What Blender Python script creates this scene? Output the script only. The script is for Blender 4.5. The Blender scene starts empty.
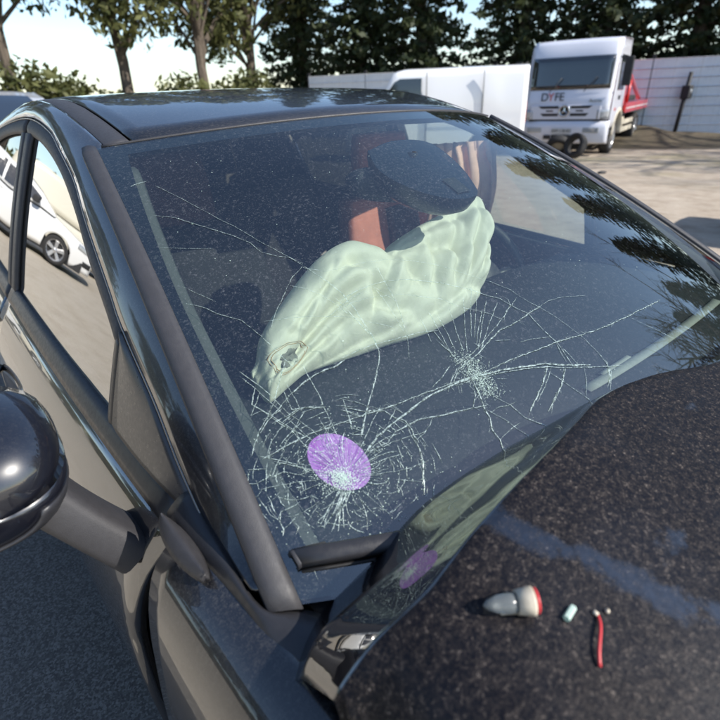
import bpy, bmesh, math, random
import numpy as np
from mathutils import Vector, Matrix
random.seed(7); rng = np.random.default_rng(7)
S = bpy.context.scene
R = math.radians

# ------------------------------------------------------------------ camera
cam_d = bpy.data.cameras.new('camera'); cam = bpy.data.objects.new('camera', cam_d); S.collection.objects.link(cam)
CAM = Vector((-0.9189, -0.2613, 1.4455)); YAW, PIT, ROL, FPX = 0.67669, 0.47366, -0.03568, 516.62
_fw = Vector((math.sin(YAW)*math.cos(PIT), math.cos(YAW)*math.cos(PIT), -math.sin(PIT)))
_r = Vector((math.cos(YAW), -math.sin(YAW), 0)); _u = _r.cross(_fw)
_R = _r*math.cos(ROL) + _u*math.sin(ROL); _U = -_r*math.sin(ROL) + _u*math.cos(ROL)
cam.matrix_world = Matrix(((_R.x, _U.x, -_fw.x, CAM.x), (_R.y, _U.y, -_fw.y, CAM.y), (_R.z, _U.z, -_fw.z, CAM.z), (0, 0, 0, 1)))
cam_d.sensor_width = 36; cam_d.lens = 36*FPX/720; cam_d.clip_start = 0.02; cam_d.clip_end = 2000
cam_d.dof.use_dof = True; cam_d.dof.focus_distance = 0.95; cam_d.dof.aperture_fstop = 5.0
S.camera = cam

# ------------------------------------------------------------------ sky, sun, exposure
SUN_EL, SUN_AZ = R(38), R(152)          # azimuth clockwise from +Y
W = bpy.data.worlds.new('World'); S.world = W; W.use_nodes = True
nt = W.node_tree; bg = nt.nodes['Background']
sky = nt.nodes.new('ShaderNodeTexSky'); sky.sky_type = 'NISHITA'; sky.sun_disc = False
sky.sun_elevation = SUN_EL; sky.sun_rotation = SUN_AZ; sky.air_density = 1.0; sky.dust_density = .5; sky.ozone_density = 2.0
nt.links.new(sky.outputs[0], bg.inputs[0]); bg.inputs[1].default_value = 0.15
sl = bpy.data.lights.new('sun', 'SUN'); sl.energy = 5.0; sl.angle = R(0.53); sl.color = (1.0, 0.95, 0.87)
so = bpy.data.objects.new('sun', sl); S.collection.objects.link(so)
SUN = Vector((math.sin(SUN_AZ)*math.cos(SUN_EL), math.cos(SUN_AZ)*math.cos(SUN_EL), math.sin(SUN_EL)))
so.rotation_euler = SUN.to_track_quat('Z', 'Y').to_euler(); so.location = SUN*30
S.view_settings.view_transform = 'Standard'; S.view_settings.look = 'None'; S.view_settings.gamma = 1; S.view_settings.use_curve_mapping = False
S.view_settings.exposure = 0.6
cy = S.cycles
cy.use_denoising = True; cy.max_bounces = 10; cy.transparent_max_bounces = 24; cy.glossy_bounces = 6; cy.diffuse_bounces = 3
cy.sample_clamp_indirect = 6.0; cy.caustics_reflective = False; cy.caustics_refractive = False

# ------------------------------------------------------------------ materials
class N:
    """small node-graph writer"""
    def __init__(s, name):
        s.m = bpy.data.materials.new(name); s.m.use_nodes = True; s.t = s.m.node_tree; s.t.nodes.clear()
        s.out = s.t.nodes.new('ShaderNodeOutputMaterial')
        s.co = None
    def n(s, typ, **kw):
        x = s.t.nodes.new(typ)
        for k, v in kw.items():
            if k.startswith('_'): setattr(x, k[1:], v)
        for k, v in kw.items():
            if k.startswith('_'): continue
            i = x.inputs[k.replace('__', ' ')] if not k.startswith('i') or not k[1:].isdigit() else x.inputs[int(k[1:])]
            if isinstance(v, bpy.types.NodeSocket): s.t.links.new(v, i)
            else: i.default_value = v
        return x
    def coord(s, out='Object'):
        if s.co is None: s.co = s.t.nodes.new('ShaderNodeTexCoord')
        return s.co.outputs[out]
    def noise(s, scale, detail=3, rough=.5, vec=None, dist=0):
        return s.n('ShaderNodeTexNoise', Vector=vec or s.coord(), Scale=scale, Detail=detail, Roughness=rough, Distortion=dist).outputs['Fac']
    def voro(s, scale, vec=None, out='Distance'):
        return s.n('ShaderNodeTexVoronoi', Vector=vec or s.coord(), Scale=scale).outputs[out]
    def ramp(s, fac, stops, interp='LINEAR'):
        x = s.n('ShaderNodeValToRGB', Fac=fac); cr = x.color_ramp; cr.interpolation = interp
        while len(cr.elements) < len(stops): cr.elements.new(.5)
        for e, (p, c) in zip(cr.elements, stops):
            e.position = p; e.color = c if len(c) == 4 else (*c, 1)
        return x.outputs[0]
    def rng(s, v, a, b, c=0., d=1.):
        return s.n('ShaderNodeMapRange', i0=v, i1=a, i2=b, i3=c, i4=d).outputs[0]
    def math(s, op, a, b=0., c=0.):
        return s.n('ShaderNodeMath', _operation=op, i0=a, i1=b, i2=c).outputs[0]
    def mixc(s, f, a, b):
        x = s.t.nodes.new('ShaderNodeMix'); x.data_type = 'RGBA'
        for i, v in ((0, f), (6, a), (7, b)):
            if isinstance(v, bpy.types.NodeSocket): s.t.links.new(v, x.inputs[i])
            else: x.inputs[i].default_value = v if i == 0 else (v if len(v) == 4 else (*v, 1))
        return x.outputs[2]
    def bump(s, h, strength=.3, dist=.01):
        return s.n('ShaderNodeBump', Height=h, Strength=strength, Distance=dist).outputs[0]
    def pbr(s, **kw):
        return s.n('ShaderNodeBsdfPrincipled', **kw).outputs[0]
    def mixs(s, f, a, b):
        return s.n('ShaderNodeMixShader', i0=f, i1=a, i2=b).outputs[0]
    def done(s, sh):
        s.t.links.new(sh, s.out.inputs[0]); return s.m
    def schlick(s, f0):
        g = s.t.nodes.new('ShaderNodeNewGeometry')
        d = s.n('ShaderNodeVectorMath', _operation='DOT_PRODUCT', i0=g.outputs['Normal'], i1=g.outputs['Incoming']).outputs['Value']
        c = s.math('SUBTRACT', 1., s.math('ABSOLUTE', d)); p = s.math('POWER', c, 5.)
        return s.math('MULTIPLY_ADD', p, 1-f0, f0)
    def upness(s, lo=.3, hi=.9):
        g = s.t.nodes.new('ShaderNodeNewGeometry')
        z = s.n('ShaderNodeSeparateXYZ', i0=g.outputs['Normal']).outputs[2]
        return s.rng(z, lo, hi)

def c4(c): return (*c, 1)
def plain(name, col, rough=.5, metal=0., var=.15, scale=20, bump=0., bscale=200, coat=0., spec=.5, lo=None):
    k = N(name); f = k.noise(scale, 4, .6)
    dark = tuple(v*(1-var) for v in col); lite = tuple(min(1, v*(1+var)) for v in col)
    kw = dict(Base__Color=k.mixc(k.rng(f, .3, .7), dark, lite), Roughness=k.rng(k.noise(scale*3, 3), .3, .7, max(0, rough-.07), min(1, rough+.07)), Metallic=metal, Coat__Weight=coat)
    kw['Specular__IOR__Level' if False else 'Specular IOR Level'.replace(' ', '__')] = spec
    if bump: kw['Normal'] = k.bump(k.noise(bscale, 3, .6), bump, .002)
    return k.done(k.pbr(**kw))

def paint(name, col, dust=.35, dcol=(.30, .28, .25), coat_ior=1.7, speck=620, fine=True, base_rough=.35):
    """clear-coated car paint with fine dust lying on the faces that look up"""
    k = N(name)
    big = k.noise(9, 4, .6); fin = k.noise(speck, 2, .6); fin2 = k.noise(speck*.28, 3, .7)
    m = k.rng(fin, .54, .74); m2 = k.rng(fin2, .5, .75)
    d = k.math('MULTIPLY', k.math('ADD', m, k.math('MULTIPLY', m2, .7)), k.rng(big, .25, .75, .45, 1.0))
    d = k.math('MULTIPLY', d, k.math('MULTIPLY', k.upness(-.05, .75), dust), 0)
    d = k.math('ADD', d, dust*.05); d = k.math('MINIMUM', d, .9)
    col2 = k.mixc(d, col, dcol)
    sh = k.pbr(Base__Color=col2, Roughness=base_rough, Coat__Weight=k.math('SUBTRACT', 1., k.math('MULTIPLY', d, .7)), Coat__Roughness=k.rng(big, .3, .7, .015, .05), Coat__IOR=coat_ior)
    return k.done(sh)

def glass(name, tint, f0, dust=.02, speck=.25, dcol=(.72, .75, .74), area=None):
    k = N(name)
    F = k.schlick(f0)
    tr = k.n('ShaderNodeBsdfTransparent', Color=c4(tint)).outputs[0]
    gl = k.n('ShaderNodeBsdfGlossy', Color=(1, 1, 1, 1), Roughness=0.004).outputs[0]
    sh = k.mixs(F, tr, gl)
    if dust or speck:
        a = k.noise(5, 4, .6); f1 = k.rng(k.noise(480, 2, .6), .60, .80); f2 = k.rng(k.noise(150, 3, .75), .56, .82)
        f3 = k.rng(k.noise(60, 4, .8), .62, .85)
        d = k.math('MULTIPLY_ADD', k.math('ADD', f1, k.math('ADD', k.math('MULTIPLY', f2, .8), k.math('MULTIPLY', f3, .5))), speck, dust)
        d = k.math('MULTIPLY', d, k.rng(a, .3, .7, .35, 1.15))
        if area is not None:
            # gradient: dust thins out from the upper passenger corner of the pane
            sx = k.n('ShaderNodeSeparateXYZ', i0=k.coord()); g = k.math('MULTIPLY_ADD', sx.outputs[0], -.9, k.math('MULTIPLY', sx.outputs[2], .9))
            d = k.math('MULTIPLY', d, k.rng(k.math('ADD', g, k.math('MULTIPLY', a, .25)), area[0], area[1], area[2], 1.))
        df = k.n('ShaderNodeBsdfDiffuse', Color=c4(dcol)).outputs[0]
        sh = k.mixs(d, sh, df)
    return k.done(sh)

M = {}
M['paint'] = paint('black_clearcoat_paint', (.0035, .004, .007, 1), .24, coat_ior=1.58)
M['paint_clean'] = paint('black_clearcoat_paint_clean', (.0035, .004, .007, 1), .06, coat_ior=2.3)
M['trim'] = plain('grained_black_plastic', (.032, .031, .034), .52, 0, .1, 60, .25, 900, spec=.55)
M['trim_semi'] = plain('semi_gloss_black_plastic', (.045, .043, .042), .33, 0, .06, 60, .03, 900, spec=.8)
M['paint_cap'] = paint('black_mirror_cap_paint', (.0035, .004, .008, 1), .07, coat_ior=1.6)
M['bead'] = plain('dull_metal_bead', (.30, .28, .25), .3, .6, .1)
M['trim_dark'] = plain('dark_smooth_plastic', (.022, .022, .025), .38, 0, .12, 40, .1, 500)
M['rubber'] = plain('black_rubber', (.012, .012, .013), .55, 0, .15, 80)
M['dash'] = plain('dashboard_plastic', (.030, .033, .036), .6, 0, .12, 30, .3, 700, spec=.25)
M['pillar_cloth'] = plain('grey_pillar_cloth', (.085, .09, .09), .85, 0, .06, 60, .15, 500, spec=.2)
M['liner'] = plain('pale_grey_pillar_liner', (.30, .31, .29), .8, 0, .06, 60, .15, 500, spec=.2)
M['headliner'] = plain('grey_headliner_cloth', (.02, .02, .022), .9, 0, .1, 200)
M['gap'] = plain('gap_black', (.004, .004, .004), .8, 0, .1)
M['seat_dark'] = plain('charcoal_seat_cloth', (.020, .018, .019), .9, 0, .15, 60, .4, 600)
M['seat_wine'] = plain('dark_red_seat_cloth', (.10, .035, .028), .9, 0, .15, 60, .4, 600)
M['dash_light'] = plain('grey_vent_plastic', (.10, .105, .10), .6)
M['stitch'] = plain('tan_stitching', (.42, .27, .13), .7)
M['scorch'] = plain('scorched_vent_cloth', (.22, .22, .19), .85, 0, .3, 60)
M['salmon_pale'] = plain('dusky_pink_nylon', (.78, .46, .36), .8, 0, .12, 25, .25, 300)
M['salmon'] = plain('salmon_seat_cloth', (.62, .21, .15), .75, 0, .12, 25, .25, 400)
M['seat_grey'] = plain('grey_seat_cloth', (.16, .11, .105), .85, 0, .15, 60, .4, 600)
M['wind'] = glass('laminated_windscreen_glass', (.68, .755, .71), .135, .004, .15, (.66, .68, .72), (.75, 1.45, .12))
M['privacy'] = glass('dark_privacy_glass', (.05, .055, .055), .22, .004, .015)
M['sideglass_boosted'] = glass('boosted_reflection_side_glass', (.35, .38, .36), .40, .004, .015)  # same side glass, reflectance boosted to brighten the mirrored yard
M['sideglass'] = glass('tempered_side_glass', (.80, .84, .80), .09, .006, .02)
M['chrome'] = plain('bright_metal', (.62, .62, .62), .12, 1.0, .05)
M['white'] = paint('white_car_paint', (.80, .80, .79, 1), .05, (.4, .37, .33), 1.5)
M['silver'] = paint('silver_car_paint', (.42, .43, .45, 1), .1, (.4, .37, .33), 1.6)
M['grey_paint'] = paint('grey_car_paint', (.16, .17, .19, 1), .1, (.4, .37, .33), 1.6)
M['cream'] = paint('cream_van_paint', (.72, .68, .56, 1), .05, (.4, .37, .33), 1.5)
M['truck_white'] = paint('truck_white_paint', (.66, .67, .74, 1), .18, (.36, .33, .30), 1.45)
M['van_white'] = paint('van_white_paint', (.86, .86, .86, 1), .04, (.5, .48, .44), 1.5)
M['red'] = paint('red_truck_paint', (.62, .025, .02, 1), .1, (.3, .2, .16), 1.5)
M['carglass'] = plain('tinted_car_window', (.012, .014, .016), .03, 0, .1, 5, spec=.9, coat=1.0)
M['tyre'] = plain('tyre_rubber', (.022, .021, .021), .8, 0, .25, 40, .3, 150)
M['alloy'] = plain('alloy_wheel', (.60, .60, .61), .28, .8, .06)
M['lamp'] = plain('lamp_glass', (.42, .44, .46), .08, .3, .2, 60, coat=1)
M['red_lamp'] = plain('red_lamp_glass', (.35, .01, .01), .08, 0, .2, 60, coat=1)
M['ink'] = plain('black_lettering', (.02, .02, .022), .5)
M['ink_red'] = plain('red_lettering', (.55, .10, .09), .5)
M['plate'] = plain('number_plate_white', (.55, .55, .55), .4, 0, .1)
M['chassis'] = plain('chassis_dark', (.02, .02, .022), .7, 0, .3, 12)
M['box_beige'] = plain('dirty_beige_side_guard', (.46, .42, .34), .7, 0, .2, 6)

def mat_bag():
    k = N('airbag_nylon')
    w = k.n('ShaderNodeTexWave', Vector=k.coord(), Scale=420., Distortion=.3).outputs['Fac']
    b = k.math('MULTIPLY_ADD', k.noise(26, 4, .55, dist=1.2), .6, k.math('MULTIPLY', w, .02))
    col = k.mixc(k.rng(k.noise(7, 4), .3, .7), (.82, .80, .66), (.90, .88, .76))
    sh = k.pbr(Base__Color=col, Roughness=.62, Normal=k.bump(b, .35, .012), Sheen__Weight=.15)
    tr = k.n('ShaderNodeBsdfTranslucent', Color=c4((.8, .85, .76))).outputs[0]
    return k.done(k.mixs(.25, sh, tr))
M['bag'] = mat_bag()
def mat_crack():
    k = N('fractured_glass_edge')
    f = k.noise(260, 3, .7); f = k.rng(f, .36, .66, .05, .80)
    df = k.n('ShaderNodeBsdfDiffuse', Color=c4((.62, .74, .68))).outputs[0]
    gl = k.n('ShaderNodeBsdfGlossy', Color=c4((.85, .97, .93)), Roughness=.25).outputs[0]
    tr = k.n('ShaderNodeBsdfTransparent', Color=c4((.34, .46, .42))).outputs[0]
    return k.done(k.mixs(f, tr, k.mixs(.35, df, gl)))
M['crack'] = mat_crack()
def mat_powder():
    k = N('crushed_glass_powder')
    df = k.n('ShaderNodeBsdfDiffuse', Color=c4((.52, .64, .58))).outputs[0]
    tl = k.n('ShaderNodeBsdfTranslucent', Color=c4((.55, .8, .7))).outputs[0]
    return k.done(k.mixs(.3, df, tl))
M['powder'] = mat_powder()
def mat_sticker():
    k = N('violet_vignette_print')
    f = k.rng(k.noise(55, 3), .3, .7)
    return k.done(k.pbr(Base__Color=k.mixc(f, (.50, .13, .66), (.68, .32, .84)), Roughness=.5))
M['sticker'] = mat_sticker()
def mat_frit():
    k = N('ceramic_frit_band')
    f = k.rng(k.noise(480, 2, .6), .58, .80); f2 = k.rng(k.noise(120, 3, .7), .55, .85)
    col = k.mixc(k.math('MULTIPLY', k.math('ADD', f, f2), .10), (.006, .006, .008), (.7, .7, .7))
    return k.done(k.pbr(Base__Color=col, Roughness=.12, Coat__Weight=.6, Coat__Roughness=.02))
M['frit'] = mat_frit()
def mat_hood():
    """black paint under road dust, thinned by a mask shaped as the band of reflected sky"""
    k = N('dusty_bonnet_paint')
    f1 = k.rng(k.noise(420, 3, .65), .46, .72); f2 = k.rng(k.noise(150, 4, .7), .42, .74); f3 = k.rng(k.voro(240), .0, .14, 1., 0.)
    grain = k.math('ADD', k.math('MULTIPLY', f1, .5), k.math('MULTIPLY', f2, .6))
    big = k.noise(4.2, 5, .62); wav = k.noise(22, 6, .72)
    at = k.n('ShaderNodeAttribute', _attribute_name='sky_band_and_lip').outputs['Fac']           # painted-in sky reflection band, and clean rolled lip
    clean = k.rng(k.math('ADD', at, k.math('MULTIPLY_ADD', wav, 1.5, -.75)), .42, .62)
    amt = k.math('MULTIPLY', k.math('SUBTRACT', 1., k.math('MULTIPLY', clean, k.rng(k.math('ADD', at, k.math('MULTIPLY', k.noise(140, 4, .7), .9)), .95, 1.75, .42, .985))), k.rng(big, .2, .8, .8, 1.0))
    d = k.math('MINIMUM', k.math('MULTIPLY', k.math('MULTIPLY_ADD', grain, .8, .18), amt), .95)
    dust = k.ramp(grain, [(.0, (.012, .010, .009)), (.45, (.044, .036, .031)), (.8, (.128, .106, .092)), (1., (.36, .32, .28))])
    dust = k.mixc(k.math('MULTIPLY', f3, k.rng(k.noise(45, 2), .54, .64)), dust, (.40, .37, .34))
    col = k.mixc(d, (.0035, .004, .007), dust)
    cw = k.math('SUBTRACT', 1., k.math('MINIMUM', k.math('MULTIPLY', amt, 1.08), .985))
    return k.done(k.pbr(Base__Color=col, Roughness=k.math('MULTIPLY_ADD', d, .4, .3), Specular__IOR__Level=.1, Coat__Weight=cw, Coat__Roughness=k.math('MULTIPLY_ADD', amt, .25, .010), Coat__IOR=2.5,
                        Normal=k.bump(k.math('MULTIPLY', grain, amt), .25, .0015)))
M['hood'] = mat_hood()

def mat_ground():
    k = N('compacted_yard_ground'); co = k.coord()
    n1 = k.noise(.35, 5, .6, co); n2 = k.noise(3.2, 6, .65, co); n3 = k.noise(40, 4, .7, co); n4 = k.noise(160, 3, .7, co)
    sx = k.n('ShaderNodeSeparateXYZ', i0=co)
    dirt = k.ramp(n2, [(.25, (.30, .235, .175)), (.5, (.44, .365, .285)), (.75, (.54, .46, .375))])
    conc = k.ramp(n2, [(.2, (.48, .41, .315)), (.5, (.58, .51, .405)), (.8, (.65, .58, .475))])
    side = k.rng(k.math('ADD', sx.outputs[0], k.math('MULTIPLY', n1, 1.4)), 1.4, 2.6)
    col = k.mixc(side, conc, dirt)
    moss = k.math('MULTIPLY', k.rng(n1, .52, .66), k.rng(sx.outputs[0], 9., 14.))
    col = k.mixc(k.math('MULTIPLY', moss, .55), col, (.20, .19, .07))
    g = k.math('ADD', k.math('MULTIPLY', n3, .6), k.math('MULTIPLY', n4, .4))
    col = k.mixc(k.rng(g, .35, .65, .0, .55), col, k.mixc(.5, col, (.16, .145, .125)))
    st = k.n('ShaderNodeMapping', Vector=co, Rotation=(0, 0, R(25)), Scale=(1., .12, 1.)).outputs[0]
    tr = k.rng(k.noise(2.4, 4, .6, st), .5, .75); col = k.mixc(k.math('MULTIPLY', tr, .22), col, (.62, .56, .48))
    return k.done(k.pbr(Base__Color=col, Roughness=.95, Specular__IOR__Level=.15, Normal=k.bump(k.math('MULTIPLY_ADD', n2, 1.2, g), .55, .03)))
M['ground'] = mat_ground()
def mat_asphalt():
    k = N('worn_asphalt'); v = k.n('ShaderNodeTexVoronoi', Vector=k.coord(), Scale=190., Randomness=1.).outputs['Color']; v = k.n('ShaderNodeSeparateXYZ', i0=v).outputs[0]; n = k.noise(90, 6, .8); b = k.noise(1.5, 4)
    col = k.ramp(k.math('ADD', k.math('MULTIPLY', v, .6), k.math('MULTIPLY', n, .6)), [(.2, (.075, .069, .062)), (.55, (.13, .12, .108)), (.9, (.27, .255, .23))])
    col = k.mixc(k.rng(b, .3, .7, 0, .35), col, (.18, .175, .165))
    return k.done(k.pbr(Base__Color=col, Roughness=.9, Specular__IOR__Level=.2, Normal=k.bump(n, .7, .01)))
M['asphalt'] = mat_asphalt()
def mat_fence():
    k = N('galvanised_sheet'); n = k.noise(2.2, 5, .65); st = k.n('ShaderNodeMapping', Vector=k.coord(), Scale=(8, 8, .6)).outputs[0]
    s = k.rng(k.noise(1.5, 4, .6, st), .55, .8)
    col = k.mixc(k.rng(n, .3, .7), (.55, .60, .66), (.68, .72, .76)); col = k.mixc(k.math('MULTIPLY', s, .35), col, (.30, .27, .24))
    return k.done(k.pbr(Base__Color=col, Roughness=.5, Metallic=.15))
M['fence'] = mat_fence()
def mat_leaf(name, a, b):
    k = N(name); oi = k.t.nodes.new('ShaderNodeNewGeometry')
    col = k.mixc(oi.outputs['Random Per Island'], a, b)
    sh = k.pbr(Base__Color=col, Roughness=.6, Specular__IOR__Level=.3)
    tl = k.n('ShaderNodeBsdfTranslucent', Color=col).outputs[0]
    return k.done(k.mixs(.25, sh, tl))
M['needles'] = mat_leaf('conifer_needles', (.020, .032, .012), (.060, .075, .030))
M['leaf'] = mat_leaf('hedge_leaves', (.045, .055, .016), (.12, .125, .045))
def mat_bark():
    k = N('bark'); st = k.n('ShaderNodeMapping', Vector=k.coord(), Scale=(6, 6, 1.2)).outputs[0]
    f = k.noise(4, 5, .7, st)
    return k.done(k.pbr(Base__Color=k.ramp(f, [(.3, (.05, .038, .028)), (.7, (.16, .13, .10))]), Roughness=.9, Normal=k.bump(f, .8, .03)))
M['bark'] = mat_bark()

# ------------------------------------------------------------------ mesh helpers
def link(o, parent=None):
    S.collection.objects.link(o)
    if parent is not None: o.parent = parent
    return o
def tag(o, label=None, cat=None, group=None, kind=None):
    if label: o['label'] = label
    if cat: o['category'] = cat
    if group: o['group'] = group
    if kind: o['kind'] = kind
    return o
def empty(name, loc=(0, 0, 0), rz=0.):
    o = bpy.data.objects.new(name, None); o.location = loc; o.rotation_euler = (0, 0, rz); o.empty_display_size = .1
    return link(o)
def mesh(name, v, f, mat, parent=None, smooth=True, solid=0., bevel=0., subsurf=0, offset=-1., auto=None):
    me = bpy.data.meshes.new(name); me.from_pydata([tuple(map(float, p)) for p in v], [], [tuple(q) for q in f]); me.update()
    if smooth: me.polygons.foreach_set('use_smooth', [True]*len(me.polygons))
    if mat is not None: me.materials.append(M[mat] if isinstance(mat, str) else mat)
    o = link(bpy.data.objects.new(name, me), parent)
    if solid: m = o.modifiers.new('solid', 'SOLIDIFY'); m.thickness = solid; m.offset = offset
    if bevel: m = o.modifiers.new('bevel', 'BEVEL'); m.width = bevel; m.segments = 2; m.limit_method = 'ANGLE'; m.angle_limit = R(35)
    if subsurf: m = o.modifiers.new('sub', 'SUBSURF'); m.levels = subsurf; m.render_levels = subsurf
    if bevel and smooth: me.polygons.foreach_set('use_smooth', [False]*len(me.polygons))
    return o
def grid_vf(P):
    """P: rows of points -> verts, quads"""
    nu, nv = len(P), len(P[0]); v = [p for r in P for p in r]; f = []
    for i in range(nu-1):
        for j in range(nv-1):
            a = i*nv+j; f.append((a, a+1, a+nv+1, a+nv))
    return v, f
class MB:
    """collects boxes, tubes and lathes into one mesh"""
    def __init__(s): s.v = []; s.f = []
    def add(s, v, f):
        b = len(s.v); s.v += [tuple(map(float, p)) for p in v]; s.f += [tuple(i+b for i in q) for q in f]; return s
    def box(s, x0, x1, y0, y1, z0, z1, top=None):
        tx, ty = top if top else (0, 0)
        v = [(x0, y0, z0), (x1, y0, z0), (x1, y1, z0), (x0, y1, z0), (x0+tx, y0+ty, z1), (x1-tx, y0+ty, z1), (x1-tx, y1-ty, z1), (x0+tx, y1-ty, z1)]
        return s.add(v, [(3, 2, 1, 0), (4, 5, 6, 7), (0, 1, 5, 4), (1, 2, 6, 5), (2, 3, 7, 6), (3, 0, 4, 7)])
    def tube(s, pts, rad, n=8, cap=True):
        pts = [Vector(p) for p in pts]; rads = rad if hasattr(rad, '__len__') else [rad]*len(pts); rows = []
        d0 = (pts[1]-pts[0]).normalized(); up = Vector((0, 0, 1)) if abs(d0.z) < .9 else Vector((1, 0, 0))
        a = d0.cross(up).normalized()
        for i, p in enumerate(pts):
            d = (pts[min(i+1, len(pts)-1)]-pts[max(i-1, 0)]).normalized()
            a = (a-d*a.dot(d)).normalized(); b = d.cross(a)
            rows.append([p+(a*math.cos(2*math.pi*k/n)+b*math.sin(2*math.pi*k/n))*rads[i] for k in range(n)])
        base = len(s.v); s.v += [tuple(p) for r in rows for p in r]
        for i in range(len(rows)-1):
            for k in range(n):
                q = base+i*n; s.f.append((q+k, q+(k+1) % n, q+n+(k+1) % n, q+n+k))
        if cap:
            s.f.append(tuple(base+k for k in reversed(range(n)))); s.f.append(tuple(base+(len(rows)-1)*n+k for k in range(n)))
        return s
    def lathe(s, prof, n=24, axis='x', c=(0, 0, 0), closed=False):
        base = len(s.v); m = len(prof)
        for k in range(n):
            a = 2*math.pi*k/n
            for (h, r) in prof:
                p = (h, r*math.cos(a), r*math.sin(a)) if axis == 'x' else ((r*math.cos(a), h, r*math.sin(a)) if axis == 'y' else (r*math.cos(a), r*math.sin(a), h))
                s.v.append((p[0]+c[0], p[1]+c[1], p[2]+c[2]))
        for k in range(n):
            for j in range(m if closed else m-1):
                a = base+k*m+j; b = base+((k+1) % n)*m+j; j1 = base+k*m+(j+1) % m; b1 = base+((k+1) % n)*m+(j+1) % m
                s.f.append((a, b, b1, j1))
        return s
    def build(s, name, mat, parent=None, smooth=False, bevel=0., solid=0., subsurf=0):
        return mesh(name, s.v, s.f, mat, parent, smooth, solid, bevel, subsurf)
def interp(x, pts):
    return float(np.interp(x, [p[0] for p in pts], [p[1] for p in pts]))
def smooth_interp(x, pts):
    """monotone x, Catmull-Rom through points"""
    xs = [p[0] for p in pts]
    if x <= xs[0]: return pts[0][1]
    if x >= xs[-1]: return pts[-1][1]
    i = max(k for k in range(len(xs)-1) if xs[k] <= x)
    t = (x-xs[i])/(xs[i+1]-xs[i]); p1, p2 = pts[i][1], pts[i+1][1]
    h = xs[i+1]-xs[i]
    m1 = (p2-pts[i-1][1])/(xs[i+1]-xs[i-1])*h if i > 0 else p2-p1
    m2 = (pts[i+2][1]-p1)/(xs[i+2]-xs[i])*h if i+2 < len(xs) else p2-p1
    return (2*t**3-3*t*t+1)*p1+(t**3-2*t*t+t)*m1+(-2*t**3+3*t*t)*p2+(t**3-t*t)*m2
def crv(pts, u):
    """Catmull-Rom 3-D curve through pts, u in 0..1 by chord length"""
    P = [np.array(p, float) for p in pts]; d = [0.]
    for a, b in zip(P, P[1:]): d.append(d[-1]+float(np.linalg.norm(b-a)))
    x = u*d[-1]
    return np.array([smooth_interp(x, [(d[i], P[i][k]) for i in range(len(P))]) for k in range(3)])
def lin(a, b, n): return [a+(b-a)*i/(n-1) for i in range(n)]
# ------------------------------------------------------------------ ground
def sstep(a, b, x):
    t = min(1, max(0, (x-a)/(b-a))); return t*t*(3-2*t)
def slope(x, y):
    """the yard falls towards the truck and climbs behind the car on the passenger side"""
    return -.38*sstep(3, 15, x)+.40*sstep(3.2, 11, y)*(1-sstep(-1, 5, x))
def ground_sheet():
    xs = sorted(set([-400, -150, -60] + list(np.arange(-24, 40.1, 1.0)) + [60, 150, 400])); ys = sorted(set([-400, -150, -60] + list(np.arange(-20, 40.1, 1.0)) + [60, 150, 400]))
    P = []
    for x in xs:
        row = []
        for y in ys:
            z = 0.
            if abs(x) < 60 and abs(y) < 60:
                d = max(0, math.hypot(x-4, y-2)-6)
                z = .03*math.sin(x*.7+1)*math.sin(y*.55)*min(1, d/6)
                z -= .02*min(1, d/4)
            row.append((x, y, z+slope(x, y)))
        P.append(row)
    v, f = grid_vf(P); f = [tuple(reversed(q)) for q in f]
    return mesh('ground', v, f, 'ground')
tag(ground_sheet(), 'sunlit compacted dirt and concrete yard', None, None, 'structure')
a_rows = [[(x, y, .006) for y in lin(-3.5, 3.4, 12)] for x in (-1.62, -1.3, -1.0, -.7, -.4)]
a_rows[0] = [(p[0]+.10*math.sin(p[1]*2.3)+.05*math.sin(p[1]*7), p[1], p[2]) for p in a_rows[0]]
v, f = grid_vf(a_rows); tag(mesh('asphalt_strip', v, [tuple(reversed(q)) for q in f], 'asphalt'), 'dark worn asphalt strip beside the black car', None, None, 'structure')

# ------------------------------------------------------------------ black car surfaces
def wind(s, t, off=0.):
    """windscreen: s across (-1 passenger edge .. 1), t up; off = metres along the outward normal"""
    def P(s, t):
        xe = .735-.117*t; q = 1-s*s
        return np.array([s*xe, .085+.837*t-(.215-.065*t)*q, .948+.420*t+.088*t*(1-t)+(-.012+.05*t)*q+.048*q*t*(1-t)])
    p = P(s, t)
    if off:
        e = 1e-4; n = np.cross(P(s+e, t)-p, P(s, t+e)-p); p = p+n/np.linalg.norm(n)*off
    return p
BODY = [(0, .800), (.03, .826), (.08, .858), (.15, .882), (.25, .895), (.4, .897), (.6, .88), (.8, .84)]
def belt(y): return .950+.045*(y-.55) if y < 2.2 else .950+.045*1.65+.02*(y-2.2)
def side(y, z):
    """half width of the body at (y, z)"""
    d = z-belt(y)
    x = .800-.30*d-.20*d*d if d > 0 else smooth_interp(-d, BODY)
    return x-.020*max(0, (1.2-y)/.9)**2-.05*max(0, (y-1.6)/1.4)**2-.06*max(0, (-.35-y)/.9)**2
FO = [(.255, .969), (.337, 1.009), (.431, 1.061), (.594, 1.132), (.653, 1.166), (.746, 1.214), (.838, 1.261), (.931, 1.313), (1.08, 1.364), (1.194, 1.397), (1.433, 1.423), (1.70, 1.410), (2.0, 1.37), (2.3, 1.305), (2.55, 1.22)]
GE = [(.60, 1.088), (.647, 1.116), (.792, 1.192), (.88, 1.244), (1.048, 1.316), (1.236, 1.362), (1.42, 1.380), (1.7, 1.370), (1.95, 1.33), (2.2, 1.255), (2.36, 1.16)]
def fo(y): return smooth_interp(y, FO)
def ge(y): return smooth_interp(y, GE)
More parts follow.
